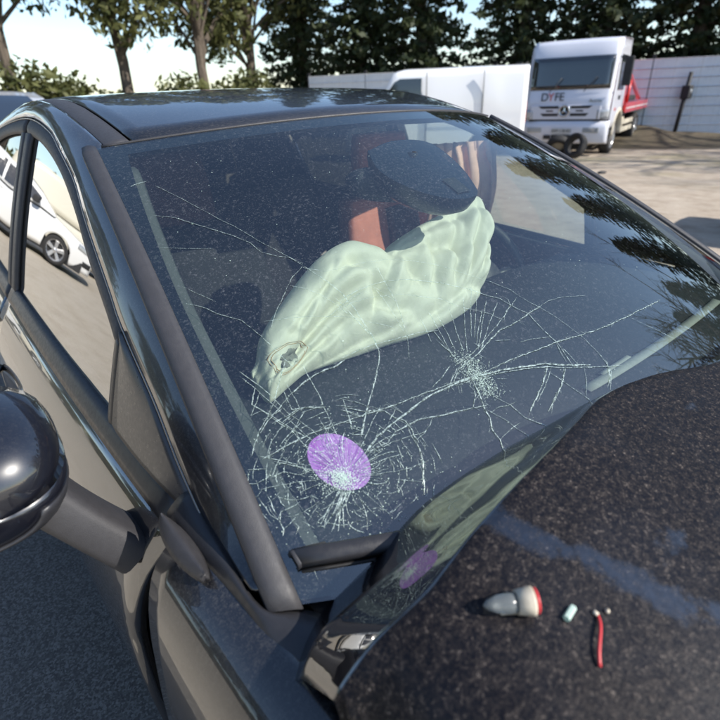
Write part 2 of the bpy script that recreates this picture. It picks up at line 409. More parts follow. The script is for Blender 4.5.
ZE = [(.90, 1.370), (.92, 1.376), (1.05, 1.409), (1.2, 1.441), (1.35, 1.460), (1.5, 1.465), (1.7, 1.450), (1.9, 1.430), (2.3, 1.375), (2.7, 1.30), (2.85, 1.265)]
ZC = [(.74, 1.400), (.78, 1.408), (.92, 1.432), (1.1, 1.455), (1.35, 1.474), (1.6, 1.478), (1.9, 1.466), (2.3, 1.43), (2.7, 1.375), (2.85, 1.35)]
def roofz(x, y):
    a, b = smooth_interp(y, ZE), smooth_interp(y, ZC); q = abs(x)/.575
    return b-(b-a)*q*q
CAR = empty('black_car')
tag(CAR, 'crashed black hatchback with shattered windscreen, blown airbag and buckled dusty bonnet', 'car')

def panel(name, rows, mat, parent, sg=-1, out=(-1, 0, .3), solid=.004, smooth=True, bevel=0., subsurf=0, offset=-1.):
    """rows of points on the passenger side (x < 0); sg=1 mirrors them to the driver side"""
    rows = [[np.array(p, float) for p in r] for r in rows]; out = np.array(out, float)
    if sg > 0:
        rows = [[p*np.array([-1, 1, 1]) for p in r] for r in rows]; out = out*np.array([-1, 1, 1])
    nrm = np.zeros(3)
    for i in range(len(rows)-1):
        for j in range(len(rows[0])-1):
            nrm += np.cross(rows[i][j+1]-rows[i][j], rows[i+1][j]-rows[i][j])
    v, f = grid_vf(rows)
    if nrm @ out < 0: f = [tuple(reversed(q)) for q in f]
    return mesh(name, v, f, mat, parent, smooth, solid, bevel, subsurf, offset)

# --- roof
ys = [.0]+lin(.05, 1, 26)
def roof_row(u, half=.548):
    row = []
    for x in lin(-half, half, 29):
        s = x/.618; y0 = wind(s, 1.0)[1]+.006
        y = y0+(2.80-y0)*u; z = roofz(x, y)
        if u < .05: z = max(z-.004*(1-u/.05), wind(s, 1.0)[2]-.001)
        row.append((x, y, z))
    return row
ROOF = panel('roof', [roof_row(u) for u in ys], 'paint', CAR, out=(0, 0, 1), solid=.012)
panel('headliner', [[(p[0], p[1]+.02, p[2]-.03) for p in roof_row(u, .60)] for u in ys[::3]], 'headliner', CAR, out=(0, 0, -1), solid=.006)
for sg in (-1, 1):
    rs = []
    for y in [.918, .95, 1.0, 1.05, 1.1]+lin(1.2, 2.78, 18):
        rs.append([(-.5495, y, roofz(.5495, y)-.008), (-.553, y, roofz(.55, y)-.004), (-.575, y, roofz(.575, y)-.003), (-.597, y, roofz(.597, y)-.004), (-.6005, y, roofz(.6, y)-.008)])
    panel('roof_strip', rs, 'trim', CAR, sg, (0, 0, 1), .006)
MB().tube([wind(s_, 1.0)+np.array([0, .004, .001]) for s_ in lin(-.985, .985, 60)], .0032, 6).build('roof_seal', 'trim', CAR, True)
# --- windscreen with everything that belongs to it
WS = panel('windscreen', [[wind(s, t) for s in lin(-1, 1, 61)] for t in lin(0.0, 1, 41)], 'wind', CAR, out=(0, -.5, .9), solid=0)
fr = []
for (a, b) in ((-1, 0), (1, 0)):
    pass
rows = []
def frit_s(t): return smooth_interp(t, [(-.02, .955), (.2, .972), (.5, .978), (.73, .962), (.9, .940), (1, .92)])
for sg in (-1, 1):
    panel('frit_band', [[wind(-1+(1-frit_s(t))*q, t, -.0016) for q in lin(0, 1, 4)] for t in lin(.005, .995, 40)], 'frit', WS, sg, (0, -.5, .9), 0)
panel('frit_band', [[wind(s, t, -.0014) for s in lin(-.93, .93, 50)] for t in lin(.955, .997, 4)], 'frit', WS, -1, (0, -.5, .9), 0)
panel('frit_band', [[wind(s, t, -.0014) for s in lin(-.96, .96, 50)] for t in lin(.003, .035, 4)], 'frit', WS, -1, (0, -.5, .9), 0)
# violet vignette stuck inside the glass
sc_ = (-.855, .168); cv = [wind(*sc_, -.003)]; rings = 4; seg = 40
e = 1e-3; ds = np.linalg.norm((wind(sc_[0]+e, sc_[1])-wind(*sc_))/e); dt = np.linalg.norm((wind(sc_[0], sc_[1]+e)-wind(*sc_))/e)
cf = []
for r in range(1, rings+1):
    for k in range(seg):
        a = 2*math.pi*k/seg; q = .0385*r/rings
        cv.append(wind(sc_[0]+.95*q*math.cos(a)/ds, sc_[1]+1.10*q*math.sin(a)/dt, -.003))
for k in range(seg): cf.append((0, 1+k, 1+(k+1) % seg))
for r in range(rings-1):
    for k in range(seg):
        a = 1+r*seg; cf.append((a+k, a+seg+k, a+seg+(k+1) % seg, a+(k+1) % seg))
o = mesh('vignette_sticker', cv, cf, 'sticker', WS); o['label'] = 'round violet vignette sticker behind the shattered corner'
# fracture lines: polylines in windscreen coordinates (width in tenths of mm, then s,t pairs x 9999)
CRACKS = "16 1607 2467 414 2517 -1469 2537 -2917 2598 -4340 2555 -5185 2471 -5903 2437 -6810 2353 -7303 2293 -7754 2259 -8126 2209 -8775 2126 -9251 1997 -9677 1862;30 -8076 1722 -7739 1912 -7322 2062 -6819 2217 -6472 2321 -6181 2368 -5810 2418 -5329 2446 -4856 2438 -4500 2417 -4024 2368 -3659 2324 -3238 2197 -2637 2063;14 -5838 2388 -5359 2415 -4848 2398 -4493 2377 -4019 2328 -3607 2254 -3175 2133 -2439 1975 -1856 1850;18 -8125 1700 -7650 1785 -7427 1918 -7141 1978 -6919 2017 -6498 2001 -6187 2005 -5777 1988 -5496 1980;9 -8051 1656 -7576 1787 -7269 1808 -6938 1825 -6775 1906 -6659 1999;12 -9364 3308 -9142 2973 -9035 2741 -8925 2464 -8711 2180 -8642 2008;8 -9405 3220 -9285 3034 -9130 2722 -9011 2462 -8880 2176 -8752 1931;15 -7050 5208 -6868 4892 -6689 4493 -6651 4050 -6702 3484 -6776 3217 -6904 3047 -7215 2734 -7538 2440 -7691 2298 -7981 1972;10 -6881 4414 -6822 4151 -6778 3878 -6739 3636 -6702 3484;8 -7050 5208 -7443 4982 -7863 4607 -8169 4323 -8433 4024;8 -9087 8143 -8685 7606 -8395 7162 -8117 6743 -7896 6478 -7585 5970 -7198 5448 -7020 5254;10 -9477 7179 -9053 7016 -8624 6667 -8114 6284 -7808 5988 -7701 5686 -7389 5514 -7198 5448 -7050 5208;24 -9649 8246 -9452 8311 -9242 8335;7 -9689 6245 -9103 6090 -8662 5997;7 -9637 5195 -9380 4949 -9156 4740;11 -9714 4801 -9535 4720 -9383 4622 -9208 4453 -8962 4318 -8876 4258 -8786 4090 -8682 3881 -8586 3598 -8514 3388 -8409 3178;9 -8495 4165 -8085 4152 -7603 4104 -7041 3994 -6826 3931 -6595 3799 -6348 3686 -6116 3554;9 -7589 4815 -7337 4693 -7127 4509 -6960 4268 -6878 4072 -6778 3878 -6720 3632;9 -7529 3959 -7217 4051 -6919 4170 -6539 4323 -6261 4384;12 -6820 4309 -6388 4433 -5925 4508 -5472 4515 -5125 4469 -4810 4381 -4395 4248 -4083 4087 -3841 3964 -3618 3798 -3320 3640 -3161 3397 -2981 3221 -2989 2934 -2974 2716 -2940 2582 -3014 2353 -3065 2166;8 -7050 4106 -6614 4223 -6178 4251 -5775 4217 -5401 4165 -5115 4060 -4715 3932 -4497 3726 -4217 3577 -3889 3418 -3736 3230;7 -7080 5162 -6690 4982 -6330 4987 -5816 5013 -5185 4992 -4629 4854 -4220 4694 -3849 4489 -3519 4243 -3162 4019 -2850 3756 -2768 3570 -2661 3404 -2529 3259 -2367 3016 -2255 2745 -2170 2508 -2156 2210 -2169 1988 -2666 1627;6 -5916 4458 -5829 4298 -5710 4065;7 -5937 4462 -5924 4154 -5990 3678 -6039 3455;7 -5499 4872 -5615 4494 -5710 4065 -5879 3699 -6011 3408 -6303 3006;10 -5089 2874 -4672 3343 -4177 3844;10 -4768 3090 -4308 3540 -3750 4018;10 -4705 3076 -4243 3471 -3718 3891;10 -4831 2859 -4315 3257 -3703 3675;10 -4824 2818 -4215 3193 -3485 3582;10 -5170 2891 -4938 3314 -4673 3763;10 -5298 2958 -5183 3280 -5094 3626;10 -5452 2871 -5327 3289 -5213 3739;10 -5647 3191 -5556 3420 -5482 3662;10 -4786 2950 -4416 3236 -3989 3529;10 -5428 2750 -5431 3066 -5436 3395;10 -5429 2945 -5481 3076 -5517 3205;18 -5550 2623 -4899 2794 -4400 2970 -3988 3090 -3679 3109 -3314 3160 -2981 3221 -2503 3276;10 -5547 2698 -4947 2844 -4369 3046 -3912 3203 -3560 3325 -3238 3460 -3146 3580 -3199 3662;10 -3757 3213 -3448 3391 -3165 3467 -2896 3573;10 -5643 2718 -6032 2537 -6285 2443;12 -5539 2658 -5903 2437 -6049 2324;16 -5432 2412 -5495 2208 -5613 1953 -5642 1790 -5768 1618 -5758 1455 -5835 1314;10 -5352 2213 -5198 2003 -5083 1890 -4994 1648 -4693 1429;8 -5604 1917 -5396 1703 -5277 1495 -5148 1321;9 -5605 1849 -5372 1901 -5083 1890 -4922 1907;8 -5562 2186 -5799 2010 -5727 1926;8 -5758 1455 -5445 1548 -5162 1602;7 -5796 1352 -5739 1262;20 -3653 2284 -3888 2146 -4246 1969 -4637 1791 -4807 1708;10 -3584 2249 -3861 2102 -4184 1955 -4509 1814;18 -3269 2175 -3573 1998 -3924 1840 -4241 1717 -4454 1628;10 -3748 2190 -3614 1989 -3503 1795 -3361 1543;8 -3631 1955 -4152 1768 -4428 1587;6 -2848 2055 -3056 1874 -3377 1655;10 -2964 2588 -3067 2427 -3141 2243;10 -2959 2524 -2921 2352 -2924 2133;9 -2156 2210 -2196 2015 -2282 1838 -2709 1601;8 -218 2482 34 2253 291 2023 518 1778;12 -2170 2009 -2399 1789 -2737 1645;6 -2907 3228 -2132 3335 -1598 3312 -910 3181;9 -4311 2930 -3964 2875;9 -3780 2793 -3374 2765 -2974 2716;10 -4930 2323 -4730 2279;7 958 1381 1020 1229;13 -9254 2992 -9434 2720 -9233 2516 -9030 2266 -8875 2094;15 -8533 3353 -8783 3057 -8919 2899 -9052 2709 -9280 2489 -9498 2308 -9705 2068 -9794 1941;24 -8755 2781 -8393 2952 -8158 3038 -7938 3092 -7735 3111 -7483 3197;14 -7559 3231 -7096 3319 -6795 3360 -6190 3382 -5724 3392 -5330 3353;14 -8755 2781 -9023 2600 -9310 2427 -9526 2248;12 -8269 3228 -8288 3006 -8285 2734 -8329 2481 -8360 2169 -8378 2026;16 -8825 2847 -8852 2537 -8631 2533 -8288 2490;12 -9272 2371 -8964 2454 -8725 2550;12 -8657 2487 -8899 2293 -9123 2151 -9317 2023;11 -9302 2578 -9151 2351 -9031 2233 -8974 2063;9 -9394 2457 -9149 2519 -8976 2592;13 -9531 2547 -9326 2599 -9256 2536;12 -9531 2547 -9215 2895;10 -8269 3228 -8367 3284 -8409 3408;9 -8720 3010 -8703 2684 -8723 2430;16 -8092 2404 -7928 2324 -7807 2235 -7648 2307 -7385 2257 -7279 2120 -7147 2045 -7130 1894 -7193 1715 -7218 1564 -7288 1425 -7470 1164 -7592 1002;12 -7945 2550 -7999 2354 -8050 2163 -8091 2072;12 -7617 2352 -7804 2184 -8006 1960;10 -7275 2253 -7192 2238 -7468 2040;9 -7141 1978 -7210 1813 -7219 1657;8 -7156 1739 -6976 1800 -6882 1846;9 -7985 2574 -7769 2483 -7607 2367;10 -9940 1749 -9884 1741 -9679 1726 -9710 1597;10 -9952 1721 -10026 1554 -9915 1539 -9710 1597 -9587 1727;12 -9723 1569 -9598 1610 -9444 1646 -9236 1569 -9027 1610;10 -9647 1602 -9460 1798 -9338 1886;10 -9707 1928 -9526 1854 -9294 1757 -9055 1674;12 -9966 1360 -9948 1273 -9923 1200 -9911 1103 -9834 1024;10 -9834 1024 -9745 1120 -9598 1154 -9422 1211;9 -9899 1252 -9760 1303 -9633 1383;13 -9745 1120 -9819 996 -9814 889 -9862 817;10 -9598 1154 -9574 1262 -9496 1420 -9426 1438;10 -9857 1219 -9761 1178;10 -9827 890 -9698 952 -9574 1028;10 -9686 805 -9597 898 -9632 969;8 -10092 1335 -9960 1373 -9869 1446;8 -9735 594 -9679 486 -9660 361 -9668 241;7 -9639 456 -9506 499;7 -9474 507 -9472 432;9 -8327 1417 -8065 1389 -7791 1374 -7498 1384 -7180 1432;7 -7872 1270 -7781 1247 -7691 1222 -7601 1198 -7510 1173;7 -7936 1210 -7904 1190 -7887 1156 -7889 1109 -7913 1047;12 -8331 1312 -8269 1282 -8194 1261 -8104 1256 -7996 1271;7 -8235 1157 -8186 1127 -8119 1109 -8029 1108 -7915 1129;6 -8374 1211 -8327 1143 -8300 1066 -8301 980 -8340 882;6 -8459 1224 -8407 1119 -8354 1017 -8297 917 -8237 820;9 -8360 950 -8349 936 -8328 925 -8297 919 -8256 917;9 -8554 1189 -8546 1099 -8528 1013 -8496 930 -8443 854;9 -8561 1166 -8564 1055 -8582 943 -8625 830 -8698 717;7 -8639 1204 -8656 1128 -8654 1054 -8626 984 -8563 921;9 -8731 999 -8737 964 -8724 929 -8690 895 -8630 866;12 -8889 886 -8904 838 -8892 789 -8847 739 -8761 693;7 -8729 1203 -8776 1128 -8813 1051 -8836 973 -8839 895;12 -8851 1144 -8877 1125 -8916 1112 -8968 1107 -9033 1115;7 -8821 1238 -8905 1175 -8999 1120 -9107 1079 -9231 1058;12 -9086 1026 -9157 963 -9220 897 -9272 826;9 -8785 1326 -8861 1286 -8940 1251 -9023 1224 -9111 1208;6 -8943 1262 -9133 1163 -9310 1053 -9467 928;6 -9135 1187 -9295 1118 -9462 1067 -9636 1040 -9819 1049;12 -9201 1276 -9322 1249 -9445 1241 -9569 1260 -9687 1313;6 -9164 1274 -9210 1253 -9250 1218 -9281 1166 -9297 1098;9 -8904 1414 -9021 1401 -9137 1384 -9252 1360 -9366 1328;12 -9284 1405 -9308 1403 -9331 1402 -9355 1402 -9378 1402;7 -8905 1462 -9158 1471 -9409 1474 -9659 1468 -9908 1450;6 -9175 1533 -9200 1540 -9221 1555 -9237 1578 -9246 1611;9 -8889 1547 -9040 1599 -9179 1667 -9298 1758 -9385 1883;12 -8779 1524 -8966 1593 -9151 1664 -9333 1738 -9512 1816;9 -9073 1793 -9088 1796 -9113 1790 -9148 1775 -9191 1749;9 -8716 1603 -8830 1731 -8922 1875 -8975 2044 -8968 2244;9 -8761 1641 -8795 1671 -8834 1698 -8879 1721 -8933 1737;6 -8679 1618 -8726 1699 -8762 1786 -8778 1883 -8765 1993;12 -8667 1661 -8716 1753 -8782 1838 -8872 1913 -8993 1969;7 -8619 1902 -8617 1964 -8590 2032 -8533 2105 -8438 2181;9 -8577 1806 -8570 1914 -8533 2029 -8453 2149 -8314 2271;12 -8535 1674 -8516 1824 -8502 1977 -8497 2132 -8506 2289;12 -8458 1725 -8418 1816 -8366 1907 -8295 1998 -8199 2086;6 -8430 1742 -8388 1847 -8364 1955 -8370 2064 -8417 2170;9 -8259 1941 -8274 1927 -8301 1914 -8338 1903 -8384 1890;12 -8135 1996 -8116 2011 -8086 2023 -8045 2030 -7992 2032;7 -8026 1870 -7984 1902 -7941 1935 -7898 1967 -7855 2000;9 -8112 1808 -7942 1940 -7765 2073 -7581 2209 -7389 2345;7 -8085 1707 -7970 1771 -7858 1841 -7753 1922 -7659 2014;7 -8335 1575 -8121 1687 -7889 1786 -7633 1857 -7355 1884;9 -7866 1677 -7858 1687 -7854 1708 -7858 1742 -7872 1787;12 -8217 1558 -8069 1601 -7917 1634 -7759 1650 -7600 1644;12 -8265 1504 -8089 1535 -7910 1562 -7728 1581 -7545 1591;6 -8267 1463 -8139 1474 -8006 1499 -7869 1548 -7734 1626;7 -8158 1466 -8100 1473 -8039 1492 -7976 1526 -7915 1578;9 -8238 1418 -8180 1415 -8120 1414 -8058 1418 -7993 1428;6 -8680 1469 -8880 1508 -9100 1550;6 -8675 1476 -8867 1527 -9129 1597;6 -8669 1483 -8851 1549 -9070 1627;6 -8650 1503 -8800 1602 -9026 1753;6 -8640 1511 -8771 1626 -8918 1756;6 -8629 1519 -8741 1647 -8915 1848;6 -8615 1527 -8703 1670 -8813 1850;6 -8608 1530 -8682 1681 -8749 1814;6 -8584 1540 -8616 1708 -8672 1995;6 -8577 1542 -8597 1714 -8628 1981;6 -8560 1546 -8550 1726 -8535 1984;6 -8539 1549 -8492 1734 -8436 1949;6 -8527 1550 -8459 1735 -8382 1940;6 -8514 1549 -8423 1733 -8339 1900;6 -8504 1548 -8392 1730 -8265 1936;6 -8484 1543 -8336 1715 -8188 1886;6 -8474 1538 -8309 1703 -8149 1860;6 -8461 1531 -8274 1682 -8080 1837;6 -8459 1530 -8269 1678 -8063 1836;6 -8446 1516 -8231 1640 -7910 1819;6 -8440 1507 -8215 1615 -7915 1755;6 -8438 1504 -8211 1606 -7941 1725;6 -8434 1491 -8199 1569 -7783 1703;6 -8433 1483 -8196 1547 -7937 1614;6 -8433 1465 -8199 1497 -7970 1526;6 -8436 1452 -8207 1461 -7949 1470;6 -8439 1444 -8215 1440 -7891 1432;6 -8446 1429 -8237 1399 -8041 1370;6 -8453 1418 -8257 1370 -8056 1319;6 -8461 1409 -8278 1343 -8117 1285;12 -8790 1281 -9027 1068 -9350 898;12 -8768 1278 -9066 1074 -9304 873;12 -8745 1274 -8965 1058 -9241 858;12 -8722 1270 -8942 1054 -9222 877;12 -8699 1266 -8922 1051 -9150 798;12 -8676 1262 -8898 1047 -9196 773;12 -8653 1259 -8899 1047 -9099 767;12 -8630 1255 -8927 1052 -9040 860;12 -8607 1251 -8873 1043 -8999 795;7 -9213 1117 -9217 1166 -9219 1214 -9219 1260;7 -9292 1351 -9280 1408 -9267 1464 -9226 1519;12 -9193 1592 -9148 1620 -9110 1648 -9096 1685;9 -9036 1802 -8996 1847 -8951 1891 -8886 1913;12 -8620 1894 -8577 1901 -8534 1919 -8488 1942;12 -8329 1943 -8288 1956 -8257 1950 -8213 1964;7 -8203 1902 -8166 1865 -8111 1848 -8072 1817;12 -7966 1668 -7971 1644 -7969 1623 -7976 1600;12 -7784 1528 -7788 1476 -7804 1423 -7839 1372;7 -7986 1285 -8003 1243 -8053 1214 -8093 1181;12 -8175 1175 -8217 1145 -8272 1129 -8312 1095;9 -8560 1000 -8626 981 -8692 973 -8758 971;7 -8972 973 -9010 981 -9051 986 -9083 1001;7 -9157 1203 -9170 1227 -9196 1246 -9221 1267;7 -9281 1323 -9255 1373 -9232 1420 -9229 1466;9 -9143 1697 -9137 1735 -9089 1753 -9041 1768;12 -8820 1817 -8771 1834 -8719 1841 -8669 1846;9 -8487 1912 -8434 1900 -8386 1882 -8329 1889;7 -8149 1883 -8101 1865 -8054 1845 -8012 1821;12 -7939 1795 -7921 1750 -7906 1706 -7875 1668;7 -7793 1576 -7769 1539 -7749 1499 -7758 1456;9 -9133 1845 -9103 1881 -9078 1923 -9034 1951;9 -8922 1994 -8882 2023 -8837 2045 -8792 2068;7 -8585 2046 -8508 2072 -8432 2072 -8352 2090;12 -8169 2034 -8104 1994 -8014 1983 -7930 1961;12 -7794 1829 -7782 1798 -7781 1763 -7772 1732;7 -7764 1595 -7785 1549 -7798 1506 -7817 1463;7 -7783 1313 -7833 1260 -7888 1210 -7934 1157;7 -8102 1085 -8137 1069 -8166 1049 -8197 1031;9 -8360 960 -8400 964 -8436 961 -8472 965;12 -8659 843 -8711 843 -8761 849 -8816 840;12 -8899 827 -8988 829 -9071 843 -9142 872;12 -9215 985 -9238 1008 -9246 1041 -9269 1064;9 -9363 1289 -9347 1341 -9341 1391 -9350 1442;9 -9194 1723 -9155 1763 -9129 1813 -9094 1861;12 -8775 2010 -8709 2018 -8645 2031 -8582 2036;9 -8151 2109 -8059 2093 -7990 2049 -7916 2014;12 -7757 1822 -7721 1794 -7682 1765 -7655 1730;12 -7665 1571 -7672 1518 -7668 1465 -7693 1411;12 -9249 829 -9265 855 -9304 862 -9343 870;9 -9367 979 -9391 1038 -9434 1086 -9447 1147;7 -9485 1412 -9453 1444 -9428 1475 -9433 1506;9 -9206 1826 -9150 1870 -9083 1903 -9031 1951;7 -8735 2133 -8641 2141 -8549 2181 -8452 2212;12 -8051 2119 -7995 2101 -7946 2076 -7915 2036;9 -7654 1893 -7640 1864 -7611 1842 -7596 1813;9 -7640 1492 -7653 1460 -7645 1428 -7659 1395;12 -7732 1251 -7788 1203 -7859 1163 -7915 1119;7 -7988 964 -8079 929 -8160 889 -8250 864;12 -8587 775 -8651 763 -8712 769 -8778 753;9 -9056 852 -9129 870 -9196 895 -9234 945;7 -9438 1126 -9462 1183 -9463 1246 -9487 1305;12 -9544 1365 -9541 1414 -9540 1464 -9545 1517;7 -9452 1616 -9412 1703 -9342 1781 -9251 1849;9 -9166 1947 -9103 1999 -9039 2054 -8965 2099;9 -8520 2181 -8443 2199 -8364 2216 -8283 2231;12 -8118 2196 -8071 2184 -8008 2193 -7957 2183;7 -7830 2009 -7763 1960 -7704 1906 -7655 1846;12 -7526 1726 -7548 1646 -7571 1569 -7603 1494;7 -7591 1405 -7632 1354 -7668 1303 -7696 1251;7 -9286 1973 -9208 2051 -9112 2117 -9005 2169;12 -8884 2222 -8831 2237 -8778 2249 -8726 2260;9 -8647 2234 -8541 2246 -8437 2246 -8330 2264;12 -7967 2314 -7905 2282 -7844 2251 -7762 2242;12 -7440 2024 -7444 1979 -7414 1951 -7409 1912;7 -7412 1791 -7421 1710 -7401 1636 -7386 1560;7 -7355 1467 -7378 1406 -7387 1344 -7408 1282;9 -7705 1034 -7741 985 -7807 954 -7879 929;7 -8059 860 -8125 842 -8177 807 -8237 781;12 -9400 854 -9436 888 -9472 922 -9510 955;12 -9661 1187 -9687 1231 -9683 1282 -9683 1333;12 -9610 1504 -9607 1559 -9575 1613 -9533 1664;7 -9393 1834 -9375 1876 -9332 1906 -9292 1938;9 -9028 2191 -8954 2241 -8874 2286 -8791 2334;7 -8473 2315 -8404 2327 -8342 2312 -8269 2335;7 -8133 2323 -8065 2295 -7990 2281 -7919 2261;12 -7631 2069 -7594 2001 -7523 1952 -7475 1891;12 -7423 1643 -7435 1582 -7428 1523 -7469 1462;9 -9822 1407 -9782 1504 -9730 1599 -9693 1697;9 -9587 1820 -9553 1892 -9507 1963 -9447 2028;7 -9339 2144 -9250 2229 -9147 2307 -9035 2382;12 -8713 2344 -8565 2370 -8414 2407 -8262 2422;7 -8127 2485 -8007 2456 -7896 2418 -7763 2408;9 -7600 2364 -7519 2345 -7468 2302 -7425 2254;7 -7329 2169 -7255 2086 -7174 2004 -7128 1907;9 -7214 1612 -7262 1535 -7285 1462 -7343 1391;9 -7479 1075 -7517 1037 -7547 996 -7608 970;12 -9822 1103 -9832 1187 -9816 1277 -9832 1363;9 -9712 1659 -9674 1708 -9655 1761 -9610 1808;9 -9574 1900 -9500 2006 -9410 2109 -9292 2195;12 -8710 2467 -8594 2483 -8479 2499 -8364 2511;12 -8023 2425 -7900 2387 -7789 2338 -7677 2291;9 -7398 2125 -7343 2043 -7311 1953 -7293 1861;12 -7167 1837 -7159 1789 -7149 1741 -7160 1689;7 -7374 1313 -7436 1248 -7472 1178 -7548 1120;7 -9814 965 -9843 1055 -9877 1145 -9875 1245;7 -9909 1435 -9904 1483 -9894 1532 -9896 1583;12 -9583 2032 -9517 2111 -9443 2188 -9350 2252;12 -9093 2371 -8963 2427 -8831 2482 -8695 2541;7 -8040 2626 -7892 2627 -7755 2604 -7633 2560;7 -7299 2317 -7215 2272 -7141 2219 -7099 2150;7 -7061 1926 -7065 1818 -7057 1714 -7056 1610;7 -7090 1509 -7105 1417 -7159 1326 -7210 1236;12 -7337 1099 -7401 1045 -7444 983 -7501 926;7 -9937 986 -9988 1082 -10025 1188 -10027 1305;12 -9928 1604 -9885 1704 -9812 1798 -9731 1888;9 -9271 2229 -9124 2298 -8974 2359 -8825 2429;9 -8096 2559 -7998 2570 -7895 2581 -7821 2544;9 -7262 2383 -7206 2310 -7137 2245 -7102 2165;12 -6949 1652 -6963 1551 -6975 1449 -7001 1346;16 -9499 1556 -9572 1522;8 -9293 1273 -9292 1240;16 -8501 2190 -8570 2208;8 -7025 2150 -7087 2173;12 -7900 2395 -7840 2410;16 -9255 2484 -9201 2550;12 -7361 2019 -7398 1995;16 -8838 2228 -8885 2229;8 -9335 1353 -9319 1413;12 -8221 763 -8177 786;8 -7318 1438 -7333 1494;12 -9110 1793 -9083 1782;12 -8477 2541 -8538 2498;12 -9256 974 -9206 946;8 -8390 2317 -8426 2297;8 -9856 1720 -9916 1671;8 -8013 1270 -7956 1315;16 -8309 2137 -8351 2111;8 -9334 2217 -9384 2222;12 -7085 1622 -7089 1682;8 -8067 1170 -8003 1216;8 -7350 2342 -7310 2332;16 -8613 899 -8644 925;8 -7170 1076 -7214 1035;16 -7941 1103 -7918 1133;12 -7378 1668 -7447 1688;8 -8517 1996 -8552 2009;16 -9144 1167 -9210 1163;12 -8259 866 -8182 901;12 -9647 1746 -9621 1801;8 -7675 1602 -7725 1557;16 -8569 2047 -8588 2006;8 -8379 900 -8370 940;12 -9013 948 -8943 974;8 -7724 971 -7747 910;16 -8537 1886 -8578 1855;8 -9195 1145 -9129 1145;12 -8807 1831 -8844 1866;8 -8315 2527 -8370 2530;16 -9504 1443 -9488 1415;12 -9154 1257 -9208 1244;8 -9142 1679 -9185 1680;16 -8153 1909 -8140 1859;12 -8103 2590 -8157 2542;8 -9615 2155 -9640 2198;8 -9320 1343 -9331 1303;16 -7135 1573 -7098 1642;16 -9554 1793 -9524 1785;8 -5028 2704 -4935 2555;6 -5343 2796 -5432 2723;8 -5253 2736 -5415 2639;10 -5116 2613 -5248 2509;6 -5739 2542 -5714 2482;10 -5046 2576 -5038 2493;6 -5368 2611 -5192 2524;8 -5455 2202 -5663 2100;10 -5627 2589 -5703 2484;6 -5472 2348 -5576 2245;6 -5058 2703 -5265 2614;8 -5188 2681 -5338 2607;10 -4792 2632 -4933 2513;10 -5098 2778 -5298 2566;10 -5096 2847 -5280 2791;6 -5139 2774 -5315 2700;8 -5496 2606 -5560 2428;10 -5444 2777 -5597 2779;10 -5377 2621 -5212 2503;10 -5241 2798 -5514 2747;6 -5432 2604 -5416 2436;6 -5682 2411 -5828 2244;6 -5113 2840 -5206 2770;8 -5459 2502 -5505 2426;8 -5671 2558 -5835 2417;8 -4902 2782 -4818 2678;8 -5593 2596 -5812 2451;6 -5142 2784 -5130 2640;6 -5018 3115 -5029 2994;6 -5061 2582 -5109 2418;10 -5141 2572 -5136 2500;10 -5352 2874 -5515 2759;6 -5142 2542 -5476 2426;10 -5262 2596 -5272 2527;6 -5244 2486 -5306 2326;10 -5253 2762 -5458 2592;8 -5147 2553 -5242 2469;8 -5469 2596 -5388 2472;6 -5227 2625 -5352 2444;6 -5403 2313 -5333 2146;6 -5239 2758 -5174 2679;10 -5550 2590 -5440 2450;8 -5017 2761 -4966 2708;6 -5257 2760 -5443 2715;6 -5300 2757 -5533 2626;8 -5538 2747 -5638 2701;10 -5575 2337 -5549 2247;6 -5060 2756 -4993 2578;6 -5045 2762 -5135 2677;8 -5192 2725 -5136 2671;8 -5173 2794 -5328 2781;6 -5097 2843 -5136 2656;8 -5755 2409 -5860 2265;8 -5323 2871 -5502 2840;6 -4649 2981 -4805 2914;6 -5398 2443 -5593 2301;10 -5209 2816 -5220 2698;6 -5262 2908 -5085 2809;10 -5208 2675 -5465 2492;6 -5183 2745 -5300 2566;6 -5677 2598 -5539 2462;6 -5181 2389 -5304 2377;6 -5707 2578 -5852 2466;10 -4799 2992 -4737 2841;10 -5256 2712 -5420 2496;10 -5428 2505 -5184 2487;10 -5579 2508 -5654 2435;6 -5466 2614 -5598 2581;8 -5114 2790 -5302 2675;8 -5965 2480 -5917 2318;9 -5009 2433 -4960 2388;9 -5556 2329 -5561 2263;9 -5270 2463 -5208 2407;9 -5580 2139 -5588 2028;9 -5248 2289 -5408 2233;9 -4840 2724 -4941 2740;9 -5215 2581 -5136 2531;9 -5040 2692 -5079 2635;9 -5421 2246 -5383 2153;9 -5411 2444 -5365 2360;9 -4917 2494 -5018 2478;9 -5447 2122 -5592 2107;9 -5530 2271 -5618 2150;9 -5654 2218 -5569 2194;9 -5182 2178 -5244 2104;9 -5330 2399 -5463 2315;9 -5314 2127 -5503 2078;9 -5436 2177 -5381 2153;9 -5033 2158 -5172 2047;9 -5311 2239 -5364 2161;9 -5430 2382 -5490 2260;9 -5282 2169 -5230 2086;9 -4930 2248 -4877 2166;9 -5183 2368 -5372 2318;9 -5418 2277 -5418 2196;9 -5349 2319 -5430 2223"
